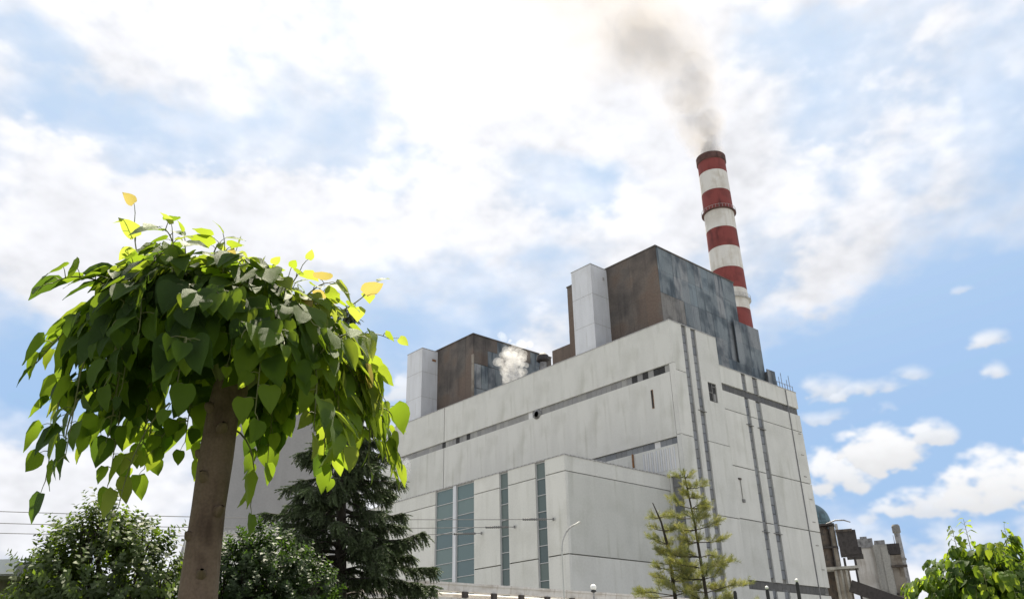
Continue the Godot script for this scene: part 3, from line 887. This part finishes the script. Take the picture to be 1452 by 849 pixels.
func pine(base: Vector3, h: float, bend: Array, label: String, low: float, wide: float, sd: int) -> void:
	rng.seed = sd
	var t := root("young_pine", base)
	tag(t, label, "tree", "two thin young pines")
	var rad := []
	for i in bend.size(): rad.append(lerpf(0.055, 0.012, i / float(bend.size() - 1)))
	part(t, "trunk", tube(st(), bend, rad, 8), M.dark_bark)
	var places := []; var cols := []
	var s := st()
	var y := low
	var at_y := func(yy: float) -> Vector3:
		for i in bend.size() - 1:
			if yy <= bend[i + 1].y:
				return bend[i].lerp(bend[i + 1], (yy - bend[i].y) / (bend[i + 1].y - bend[i].y))
		return bend[-1]
	while y < h:
		var f := (h - y) / (h - low)
		var n := rng.randi_range(3, 5)
		for k in n:
			var a := rng.randf() * TAU
			var ln := (0.10 + wide * pow(f, 0.75)) * rng.randf_range(0.45, 1.1)
			var dir := Vector3(cos(a), 0, sin(a))
			var p0: Vector3 = at_y.call(y)
			var p1 := p0 + dir * ln * 0.6 + Vector3.UP * ln * rng.randf_range(-0.02, 0.16)
			var p2 := p0 + dir * ln + Vector3.UP * ln * rng.randf_range(0.02, 0.3)
			tube(s, [p0, p1, p2], [0.013, 0.009, 0.004], 4, false)
			for j in int(ln * 34) + 5:
				var q := rng.randf_range(0.42, 1.02)
				var at := p0.lerp(p1, q / 0.6) if q < 0.6 else p1.lerp(p2, (q - 0.6) / 0.4)
				places.append(Transform3D(frame(dir * 0.7 + Vector3.UP * rng.randf_range(0.2, 0.9) + rv() * 0.5, rv(), rng.randf_range(0.7, 1.2)), at + rv() * Vector3(0.10, 0.05, 0.10)))
				var b := rng.randf_range(0.7, 1.3)
				var yel := rng.randf_range(0.0, 1.0)
				cols.append(Color(lerpf(0.17, 0.36, yel) * b, lerpf(0.19, 0.32, yel) * b, lerpf(0.095, 0.11, yel) * b))
		y += rng.randf_range(0.22, 0.34)
	part(t, "branches", s, M.dark_bark)
	scatter(t, "needles", needle_spray(44, 0.16, 0.10, 0.0024, 0.0), foliage_mat(Color(0.7, 0.75, 0.25)), places, cols)


func pines() -> void:
	pine(Vector3(4.36, 0, -19.5), 6.1, [Vector3(0, 0, 0), Vector3(-0.16, 3.2, 0), Vector3(-0.24, 4.8, 0), Vector3(-0.37, 6.1, 0)], "taller of two thin young pines with yellowish needles, before the building corner", 2.5, 1.2, 81)
	pine(Vector3(3.62, 0, -20.18), 5.35, [Vector3(0, 0, 0), Vector3(0.0, 3.3, 0), Vector3(-0.05, 4.4, 0), Vector3(-0.16, 5.0, 0), Vector3(-0.32, 5.45, 0)], "shorter of two thin young pines with yellowish needles, left of the taller one", 2.4, 1.2, 83)
	rng.seed = 99


func leaf_sprig(n: int, length: float, leaf: float) -> ArrayMesh:      # a shoot along local y with small pointed leaves
	var s := st()
	for i in n:
		var t := (i + 0.6) / n
		var a := i * 2.4 + rng.randf() * 0.6
		var out := Vector3(cos(a), rng.randf_range(0.2, 0.9), sin(a)).normalized()
		var at := Vector3(0, length * t, 0)
		var side := out.cross(Vector3.UP).normalized()
		var nn := side.cross(out).normalized()
		var l := leaf * rng.randf_range(0.7, 1.15) * (1.15 - 0.5 * t)
		var pts := [at, at + out * l * 0.45 + side * l * 0.33 + nn * l * 0.05, at + out * l - nn * l * 0.12, at + out * l * 0.45 - side * l * 0.33 + nn * l * 0.05]
		for j in [0, 2, 1, 0, 3, 2]:
			s.set_normal(nn); s.add_vertex(pts[j])
	return s.commit()


func bushy(called: String, label: String, base: Vector3, blobs: Array, sprig: ArrayMesh, count: int, tint: Color, tint2: Color, back: Color, stems: Array) -> Node3D:
	var t := root(called, base)
	tag(t, label, "tree")
	var places := []; var cols := []
	var vol := 0.0
	for b in blobs: vol += pow(b[1].x * b[1].y * b[1].z, 0.6667)
	for b in blobs:
		var n := int(count * pow(b[1].x * b[1].y * b[1].z, 0.6667) / vol)
		for i in n:
			var d := rv()
			while d.length() > 1.0 or d.length() < 0.1: d = rv()
			d = d.normalized()
			var r := pow(rng.randf(), 0.33)
			r = lerpf(r, 1.0, 0.7) * (1.0 + 0.16 * sin(d.x * 9.0 + b[0].x * 7.0) * cos(d.y * 8.0 + d.z * 7.0))
			var at: Vector3 = b[0] + d * r * b[1]
			var ax := d * 1.0 + Vector3.UP * 0.35 + rv() * 0.6
			places.append(Transform3D(frame(ax, rv(), rng.randf_range(0.65, 1.25)), at))
			var c := tint.lerp(tint2, rng.randf() * rng.randf()) * rng.randf_range(0.75, 1.2)
			cols.append(Color(c.r, c.g, c.b))
	var s := st()
	for e in stems:
		tube(s, [Vector3(e.x * 0.15, 0, e.z * 0.15), Vector3(e.x * 0.5, e.y * 0.5, e.z * 0.5), e], [0.05, 0.03, 0.008], 6)
	for b in blobs:
		for k in 10:
			var d := rv().normalized(); d.y = absf(d.y)
			tube(s, [b[0] - Vector3.UP * b[1].y * 0.6, b[0] + d * b[1] * 0.5, b[0] + d * b[1] * 1.0], [0.02, 0.01, 0.003], 4, false)
	part(t, "trunk", s, M.dark_bark)
	scatter(t, "foliage", sprig, foliage_mat(back), places, cols)
	return t


func left_tree() -> void:
	var c := Vector3(-5.25, 0, -10.85)
	var blobs := [[Vector3(-0.1, 2.6, 0), Vector3(0.75, 0.95, 0.7)], [Vector3(-0.55, 2.4, 0.1), Vector3(0.5, 0.9, 0.5)], [Vector3(0.5, 2.5, 0), Vector3(0.5, 0.85, 0.5)], [Vector3(-0.12, 3.35, 0), Vector3(0.22, 0.5, 0.22)], [Vector3(-0.62, 3.1, 0), Vector3(0.16, 0.42, 0.16)],
		[Vector3(0.42, 3.15, 0), Vector3(0.22, 0.4, 0.2)], [Vector3(-0.3, 3.3, 0.1), Vector3(0.14, 0.4, 0.14)], [Vector3(0.15, 3.2, 0.1), Vector3(0.2, 0.4, 0.2)], [Vector3(-0.95, 2.2, 0), Vector3(0.22, 0.6, 0.3)], [Vector3(0.75, 2.7, 0), Vector3(0.2, 0.5, 0.2)], [Vector3(0, 1.6, 0), Vector3(0.9, 0.9, 0.8)]]
	bushy("small_leaved_tree", "rounded small leaved green tree at the lower left, under the hanging mulberry leaves", c, blobs, leaf_sprig(13, 0.26, 0.10), 1400, Color(0.068, 0.10, 0.036), Color(0.16, 0.215, 0.06), Color(0.95, 1.0, 0.45), [Vector3(-0.1, 3.4, 0), Vector3(-0.6, 3.2, 0), Vector3(0.45, 3.2, 0)])


func dark_tree() -> void:
	var c := Vector3(-4.0, 0, -12.4)
	var blobs := [[Vector3(0.1, 2.5, 0), Vector3(0.7, 0.85, 0.6)], [Vector3(-0.2, 2.9, 0), Vector3(0.3, 0.55, 0.3)], [Vector3(0.45, 2.95, 0), Vector3(0.42, 0.6, 0.4)], [Vector3(0.15, 3.2, 0), Vector3(0.26, 0.45, 0.25)], [Vector3(0.9, 2.5, 0), Vector3(0.42, 0.7, 0.4)], [Vector3(0, 1.5, 0), Vector3(0.9, 0.9, 0.8)]]
	bushy("dense_green_shrub", "dense green shrub low between the near trunk and the tall spruce", c, blobs, leaf_sprig(14, 0.24, 0.085), 1700, Color(0.048, 0.075, 0.034), Color(0.095, 0.145, 0.048), Color(0.9, 1.0, 0.5), [Vector3(0.0, 2.8, 0), Vector3(-0.3, 2.7, 0)])


# ---- the mulberry in the foreground
func make_leaves() -> void:
	var rows := [[0.0, 0.10, -0.02], [0.02, 0.27, -0.05], [0.14, 0.385, 0.0], [0.32, 0.42, 0.0], [0.52, 0.35, 0.0], [0.72, 0.235, 0.0], [0.88, 0.10, 0.0], [1.0, 0.004, 0.0]]
	for variant in 4:
		var s := st()
		var curl := [0.10, 0.22, 0.02, 0.32][variant] as float
		var fold := [0.20, 0.10, 0.34, 0.24][variant] as float
		var skew := [0.03, -0.04, 0.0, 0.05][variant] as float
		var grid := []
		for k in rows.size():
			var t: float = rows[k][0]; var w: float = rows[k][1]
			var row := []
			for e in [-1.0, -0.5, 0.0, 0.5, 1.0]:
				var x: float = w * e * 0.92 + skew * sin(t * PI)
				var wave: float = 0.018 * sin(t * 14.0 + e * 3.0 + variant)
				row.append(Vector3(x, t + rows[k][2] * absf(e), -curl * t * t + fold * absf(x) * (0.6 + 0.4 * absf(e)) + wave * absf(e)))
			grid.append(row)
		for k in rows.size() - 1:
			for j in 4:
				for p in [grid[k][j], grid[k + 1][j + 1], grid[k][j + 1], grid[k][j], grid[k + 1][j], grid[k + 1][j + 1]]:
					s.add_vertex(p)
		s.index()
		s.generate_normals()
		leaf_meshes.append(s.commit())
	var veins := bump_tex(83, 0.08)
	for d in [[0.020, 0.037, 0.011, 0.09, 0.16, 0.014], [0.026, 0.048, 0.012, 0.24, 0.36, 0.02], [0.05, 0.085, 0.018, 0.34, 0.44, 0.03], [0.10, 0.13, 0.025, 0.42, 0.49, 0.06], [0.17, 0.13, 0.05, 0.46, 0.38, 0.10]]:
		var m := StandardMaterial3D.new()
		m.albedo_color = lin(d[0], d[1], d[2])
		m.roughness = 0.62
		m.metallic_specular = 0.2
		m.cull_mode = BaseMaterial3D.CULL_DISABLED
		m.backlight_enabled = true
		m.backlight = lin(d[3], d[4], d[5])
		m.heightmap_enabled = true
		m.heightmap_texture = veins
		m.heightmap_scale = 0.15
		m.uv1_triplanar = true
		m.uv1_scale = Vector3.ONE * 3.0
		leaf_mats.append(m)


func bez(p: Array, t: float) -> Vector3:
	var a: Vector3 = p[0].lerp(p[1], t); var b: Vector3 = p[1].lerp(p[2], t); var c: Vector3 = p[2].lerp(p[3], t)
	return a.lerp(b, t).lerp(b.lerp(c, t), t)


func shoot(leaves: Array, twigs: SurfaceTool, p: Array, from: float, gap: float, size: float, centre: Vector3, thick: float, young: float) -> void:
	var ln := 0.0
	var pts := []; var rad := []
	for k in 9:
		pts.append(bez(p, k / 8.0)); rad.append(lerpf(thick, 0.0016, k / 8.0))
		if k: ln += pts[k].distance_to(pts[k - 1])
	tube(twigs, pts, rad, 5, false)
	var n := int(ln * (1.0 - from) / gap) + 1
	var flip := 1.0
	for i in n + 1:
		var t := minf(from + (1.0 - from) * i / float(n), 1.0)
		var at := bez(p, t)
		var tan := (bez(p, minf(t + 0.04, 1.0)) - bez(p, maxf(t - 0.04, 0.0))).normalized()
		var out := (at - centre); out.y *= 0.35
		out = out.normalized()
		var side := tan.cross(Vector3.UP)
		side = (side if side.length() > 0.15 else Vector3.RIGHT).normalized() * flip
		flip = -flip
		if i == n: side = tan
		var pet := (side * 0.7 + out * 0.35 + Vector3.UP * 0.15 + rv() * 0.3).normalized() * rng.randf_range(0.02, 0.045)
		var base := at + pet
		tube(twigs, [at, at + pet * 0.6 + Vector3.UP * 0.004, base], [0.0018, 0.0014, 0.0012], 4, false)
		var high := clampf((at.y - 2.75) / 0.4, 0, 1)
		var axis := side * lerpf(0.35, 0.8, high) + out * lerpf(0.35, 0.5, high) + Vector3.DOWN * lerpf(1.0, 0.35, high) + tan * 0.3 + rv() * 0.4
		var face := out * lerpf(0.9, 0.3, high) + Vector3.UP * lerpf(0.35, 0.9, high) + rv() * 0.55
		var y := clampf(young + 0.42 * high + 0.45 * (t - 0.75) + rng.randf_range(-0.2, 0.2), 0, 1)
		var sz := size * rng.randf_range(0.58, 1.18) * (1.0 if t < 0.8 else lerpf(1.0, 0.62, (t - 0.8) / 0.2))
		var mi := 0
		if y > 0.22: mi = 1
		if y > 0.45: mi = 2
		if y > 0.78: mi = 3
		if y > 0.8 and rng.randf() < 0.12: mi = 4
		leaves.append([Transform3D(frame(axis, face, sz), base), mi, rng.randi() % 4])


func mulberry() -> void:
	rng.seed = 2024
	var base := Vector3(-1.112, 0, -3.0)
	var t := root("mulberry_tree", base)
	tag(t, "near mulberry tree with an umbrella of hanging heart shaped leaves on a brown trunk", "tree")
	var path := []; var rad := []
	for k in 15:
		var y := 2.56 * k / 14.0
		path.append(Vector3(0.006 * sin(y * 5.0), y, 0.005 * cos(y * 4.0)))
		rad.append(lerpf(0.082, 0.058, y / 2.56) + 0.003 * sin(y * 11.0) + (0.02 * exp(-y * 6.0)))
	path.append(Vector3(0.02, 2.64, 0)); rad.append(0.066)
	path.append(Vector3(0.03, 2.70, 0)); rad.append(0.05)
	part(t, "trunk", tube(st(), path, rad, 20), M.bark)
	for k in 7:
		var y := [1.95, 2.08, 2.17, 2.29, 2.38, 2.47, 2.55][k] as float
		var a := [1.2, 2.4, 0.6, 1.9, 2.9, 1.1, 2.2][k] as float
		var d := Vector3(cos(a), 0, sin(a))
		part(t, "knot", tube(st(), [Vector3(0, y, 0) + d * 0.045, Vector3(0, y + 0.012, 0) + d * 0.066, Vector3(0, y + 0.02, 0) + d * 0.074], [0.024, 0.017, 0.006], 10), M.bark)
	var head := Vector3(0.02, 2.64, 0)
	var leaves := []
	var n := 42
	for i in n:
		var a := TAU * (i + rng.randf_range(-0.3, 0.3)) / n + 0.2
		var ring := i % 3
		var dir := Vector3(cos(a), 0, sin(a))
		var left := clampf(-dir.x, 0, 1)
		var right := clampf(dir.x, 0, 1)
		var reach: float = [0.58, 0.45, 0.28][ring] * rng.randf_range(0.85, 1.08) * (1.0 - 0.07 * left - 0.10 * right)
		var rise: float = ([0.29, 0.33, 0.36][ring] + ([0.24, 0.16, 0.08][ring] as float) * left - 0.07 * right) * rng.randf_range(0.85, 1.1)
		var drop: float = [0.19, 0.03, -0.12][ring] * rng.randf_range(0.3, 1.3) + 0.15 * left + 0.05 * right
		if ring == 2: drop = -rise * 0.72
		var p := [head + dir * 0.03, head + dir * reach * 0.45 + Vector3.UP * rise * 1.3, head + dir * reach * (1.06 + 0.10 * left) + Vector3.UP * rise * 1.08, head + dir * reach + Vector3.UP * (-drop)]
		var tw := st()
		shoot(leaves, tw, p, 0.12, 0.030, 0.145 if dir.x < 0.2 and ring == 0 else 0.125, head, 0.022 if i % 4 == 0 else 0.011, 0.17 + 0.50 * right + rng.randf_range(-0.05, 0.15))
		for k in 5:
			var q := rng.randf_range(0.25, 0.95)
			var s0 := bez(p, q)
			var d2 := (dir.rotated(Vector3.UP, rng.randf_range(-1.4, 1.4)) * 0.6 + Vector3.UP * rng.randf_range(-0.9, 0.6)).normalized() * rng.randf_range(0.10, 0.24)
			shoot(leaves, tw, [s0, s0 + d2 * 0.4 + Vector3.UP * 0.03, s0 + d2 * 0.8, s0 + d2 + Vector3.DOWN * 0.06], 0.2, 0.032, 0.115, head, 0.004, 0.14 + 0.48 * right + rng.randf_range(-0.08, 0.25))
		part(t, "branch", tw, M.twig)
	for i in 20:
		var a := rng.randf() * TAU
		var r := 0.50 * sqrt(rng.randf())
		var foot := head + Vector3(cos(a) * r, 0.40 - 0.3 * r - 0.16 * cos(a) * r, sin(a) * r)
		var up := Vector3(cos(a) * 0.35, 1.0, sin(a) * 0.35).normalized() * rng.randf_range(0.07, 0.15)
		var tw := st()
		shoot(leaves, tw, [foot, foot + up * 0.3, foot + up * 0.7, foot + up], 0.1, 0.032, 0.088, head, 0.004, 0.45)
		part(t, "branch", tw, M.twig)
	# single long shoots that stick out of the crown
	for e in [[Vector3(-0.30, 3.02, 0.12), Vector3(-0.36, 3.12, 0.16), Vector3(-0.385, 3.22, 0.17), Vector3(-0.39, 3.33, 0.18), 0.05, 0.085, 0.72, 0.2],
			[Vector3(-0.42, 2.78, -0.1), Vector3(-0.55, 2.84, -0.2), Vector3(-0.66, 2.80, -0.25), Vector3(-0.77, 2.70, -0.28), 0.085, 0.15, 0.95, 0.62],
			[Vector3(0.35, 2.95, -0.05), Vector3(0.44, 3.02, -0.1), Vector3(0.50, 3.08, -0.12), Vector3(0.52, 3.14, -0.14), 0.05, 0.085, 0.7, 0.3],
			[Vector3(0.40, 2.85, -0.05), Vector3(0.50, 2.92, -0.1), Vector3(0.56, 2.92, -0.14), Vector3(0.60, 2.90, -0.16), 0.06, 0.08, 0.66, 0.4],
			[Vector3(-0.15, 2.55, 0.13), Vector3(-0.22, 2.48, 0.14), Vector3(-0.26, 2.34, 0.14), Vector3(-0.27, 2.18, 0.13), 0.05, 0.125, 0.92, 0.55],
			[Vector3(-0.45, 2.55, 0.2), Vector3(-0.46, 2.48, 0.22), Vector3(-0.46, 2.42, 0.22), Vector3(-0.45, 2.36, 0.22), 0.05, 0.125, 0.2, 0.3],
			[Vector3(0.03, 2.5, -0.05), Vector3(0.12, 2.46, -0.05), Vector3(0.15, 2.32, -0.04), Vector3(0.14, 2.20, -0.02), 0.06, 0.12, 0.45, 0.65],
			[Vector3(-0.10, 3.05, 0.0), Vector3(-0.06, 3.14, 0.0), Vector3(-0.04, 3.2, 0.0), Vector3(-0.03, 3.26, 0.0), 0.05, 0.085, 0.6, 0.2],
			[Vector3(0.2, 2.95, 0.1), Vector3(0.24, 3.03, 0.1), Vector3(0.27, 3.08, 0.1), Vector3(0.28, 3.12, 0.1), 0.05, 0.08, 0.66, 0.2],
			[Vector3(0.45, 2.7, 0.0), Vector3(0.54, 2.74, 0.0), Vector3(0.58, 2.68, 0.0), Vector3(0.60, 2.60, 0.0), 0.05, 0.085, 0.62, 0.2]]:
		var tw := st()
		shoot(leaves, tw, [e[0], e[1], e[2], e[3]], e[7], e[4], e[5], head, 0.004, e[6])
		part(t, "branch", tw, M.twig)
	# the leaves that show largest from outside stay single parts, the rest is one part
	var eye := Vector3(0, 1.6, 0) - base
	var order := range(leaves.size())
	var score := []
	for l in leaves:
		var at: Vector3 = l[0].origin
		var rel := at - Vector3(0, 2.68, 0)
		var facing := rel.normalized().dot((eye - at).normalized())
		score.append(at.distance_to(eye) - 0.35 * facing - 0.5 * rel.length() - l[0].basis.y.length() * 2.0)
	order.sort_custom(func(a, b): return score[a] < score[b])
	var rest := [st(), st(), st(), st(), st()]
	for i in order.size():
		var l = leaves[order[i]]
		if i < 300:
			var o := part(t, "leaf", leaf_meshes[l[2]], leaf_mats[l[1]])
			o.transform = l[0]
		else:
			rest[l[1]].append_from(leaf_meshes[l[2]], 0, l[0])
	var all := ArrayMesh.new()
	for i in 5:
		rest[i].set_material(leaf_mats[i])
		rest[i].commit(all)
	var o := part(t, "leaves", all, null)
	o.set_meta("kind", "stuff")
	print("mulberry leaves ", leaves.size())


func round_mulberry() -> void:
	rng.seed = 515
	var base := Vector3(4.32, 0, -7.95)
	var t := root("mulberry_tree", base)
	tag(t, "sunlit bushy mulberry with bright green leaves at the lower right border", "tree")
	part(t, "trunk", tube(st(), [Vector3.ZERO, Vector3(0, 1.2, 0), Vector3(0, 2.0, 0)], [0.07, 0.055, 0.05], 10), M.bark)
	var head := Vector3(0, 1.95, 0)
	var leaves := []
	var tw := st()
	for i in 90:
		var a := TAU * i / 90.0 * 7.0 + rng.randf()
		var dir := Vector3(cos(a), 0, sin(a))
		var reach: float = [0.72, 0.56, 0.34][i % 3] * rng.randf_range(0.8, 1.08)
		var rise: float = [0.5, 0.64, 0.76][i % 3] * rng.randf_range(0.8, 1.1)
		var p := [head, head + dir * reach * 0.4 + Vector3.UP * rise * 0.9, head + dir * reach * 0.9 + Vector3.UP * rise, head + dir * reach + Vector3.UP * rise * rng.randf_range(-0.4, 0.95)]
		shoot(leaves, tw, p, 0.2, 0.034, 0.095, head, 0.008, 0.30 + rng.randf_range(-0.1, 0.3))
	for e in [[-0.10, 0.0, 0.93], [-0.28, 0.1, 0.84], [0.32, -0.1, 0.88]]:
		var top := head + Vector3(e[0], e[2], e[1])
		shoot(leaves, tw, [head + Vector3(e[0], 0.3, e[1]), head + Vector3(e[0], 0.55, e[1]), top - Vector3(0, 0.15, 0), top], 0.1, 0.028, 0.085, head, 0.006, 0.55)
	part(t, "branches", tw, M.twig)
	var rest := [st(), st(), st(), st(), st()]
	for l in leaves:
		rest[l[1]].append_from(leaf_meshes[l[2]], 0, l[0])
	var all := ArrayMesh.new()
	for i in 5:
		rest[i].set_material(leaf_mats[i])
		rest[i].commit(all)
	var o := part(t, "leaves", all, null)
	o.set_meta("kind", "stuff")


# ---------------------------------------------------------------- smoke and steam
func fog(parent: Node, at: Vector3, size: Vector3, m: FogMaterial, turn := Vector3.ZERO) -> void:
	var f := FogVolume.new()
	f.name = "puff"
	f.shape = RenderingServer.FOG_VOLUME_SHAPE_ELLIPSOID
	f.size = size
	f.position = at
	f.rotation = turn
	f.material = m
	parent.add_child(f, true)


func fog_mat(c: Color, d: float) -> FogMaterial:
	var m := FogMaterial.new()
	m.albedo = c
	m.density = d
	return m


func steam_mat(alpha: float) -> StandardMaterial3D:
	var m := StandardMaterial3D.new()
	m.albedo_color = Color(0.97, 0.97, 0.97, alpha)
	m.transparency = BaseMaterial3D.TRANSPARENCY_ALPHA
	m.roughness = 1.0
	m.metallic_specular = 0.0
	m.backlight_enabled = true
	m.backlight = Color(0.97, 0.97, 0.97)
	return m


func smoke() -> void:
	rng.seed = 7
	var p := root("smoke_plume", Vector3(67.7, 158.0, -230.2))
	tag(p, "brownish grey smoke plume drifting left from the banded chimney", "smoke", "", "stuff")
	var way := [Vector3(67.7, 157.5, -230.2), Vector3(67.2, 165, -229.8), Vector3(65.7, 174, -229.4), Vector3(62.5, 187, -229.0), Vector3(57.5, 203, -229.5), Vector3(47.5, 220, -231.6), Vector3(30.0, 236, -234.3), Vector3(8.0, 249, -235.9)]
	var wide := [7.6, 9.6, 14.5, 23.0, 34.0, 48.0, 64.0, 80.0]
	var taus := [0.86, 0.76, 0.62, 0.48, 0.43, 0.42, 0.40, 0.36]
	var t := 0.0
	while t < 6.8:
		var i := int(t); var f := t - i
		var c: Vector3 = way[i].lerp(way[i + 1], f) - p.position
		var w: float = lerpf(wide[i], wide[i + 1], f)
		var tau: float = lerpf(taus[i], taus[i + 1], f)
		for k in (1 if t < 0.5 else 3):
			var s := w * (rng.randf_range(0.8, 1.0) if t < 0.5 else rng.randf_range(0.35, 0.85))
			var off := rv() * w * (0.06 if t < 0.5 else 0.34)
			fog(p, c + off, Vector3(s, s * rng.randf_range(1.0, 1.5), s), fog_mat(lin(0.97, 0.87, 0.75), tau * 0.36 / w * (1.0 if t < 0.5 else 0.72)), rv())
		t += 0.16 if t < 1.5 else 0.2
	var b := Basis(Vector3.UP, deg_to_rad(FRAME_TURN))
	var s0 := K0 + b.x * 47.0 + b.z * 7.0
	var r := root("steam_cloud", s0 + Vector3.UP * 56.0)
	tag(r, "bright white steam puffing up from the main roof between the boiler houses", "steam", "", "stuff")
	var dense := steam_mat(0.09)
	var sr := st()
	for k in 170:
		var q := rng.randf()
		var c := b.x * (lerpf(-0.5, 3.0, q) - 5.0 * q * rng.randf()) + b.z * rng.randf_range(-1.6, 1.6) + Vector3.UP * (0.2 + q * 10.5) + rv() * (0.5 + 2.3 * q)
		var sz := rng.randf_range(0.25, 0.85) * (0.8 + 0.6 * q)
		var sp := SurfaceTool.new(); sp.begin(Mesh.PRIMITIVE_TRIANGLES)
		lathe(sp, ball(1.0, 0.0), 12)
		sr.append_from(sp.commit(), 0, Transform3D(Basis.from_euler(rv() * 2.0) * Basis.from_scale(Vector3(sz, sz * 1.4, sz)), c))
	part(r, "puffs", sr, dense)
	for k in 12:
		var q := rng.randf()
		fog(r, b.x * rng.randf_range(-3.5, 3.0) + Vector3.UP * (2.0 + 8.0 * q) + rv() * 1.5, Vector3(4, 5, 4) * rng.randf_range(0.7, 1.3), fog_mat(Color(0.99, 0.99, 0.99), 0.014), rv())
	var wsp := root("steam_wisp", K0 + b.x * 74.0 + b.z * -3.0 + Vector3.UP * 38.0)
	tag(wsp, "thin white wisp of steam before the left end of the long facade", "steam", "", "stuff")
	var line := [Vector3(0.4, -2, 0), Vector3(1.2, 1, 0), Vector3(0.0, 3.6, 0), Vector3(-1.9, 6.0, 0), Vector3(-2.6, 8.0, 0), Vector3(1.2, 8.6, 0), Vector3(5.0, 7.4, 0)]
	var sm := steam_mat(0.13)
	var s := st()
	for k in 46:
		var q := pow(k / 45.0, 1.0) * 5.99
		var i := int(q)
		var a: Vector3 = line[i].lerp(line[i + 1], q - i)
		var sz := rng.randf_range(0.45, 0.95) * (1.0 if q < 4 else 0.6)
		var at := b.x * a.x + Vector3.UP * a.y + rv() * 0.3
		var prof := ball(1.0, 0.0)
		var sp := SurfaceTool.new(); sp.begin(Mesh.PRIMITIVE_TRIANGLES)
		lathe(sp, prof, 14)
		s.append_from(sp.commit(), 0, Transform3D(Basis.from_euler(rv() * 2.0) * Basis.from_scale(Vector3(sz, sz * 1.5, sz)), at))
	part(wsp, "puffs", s, sm)
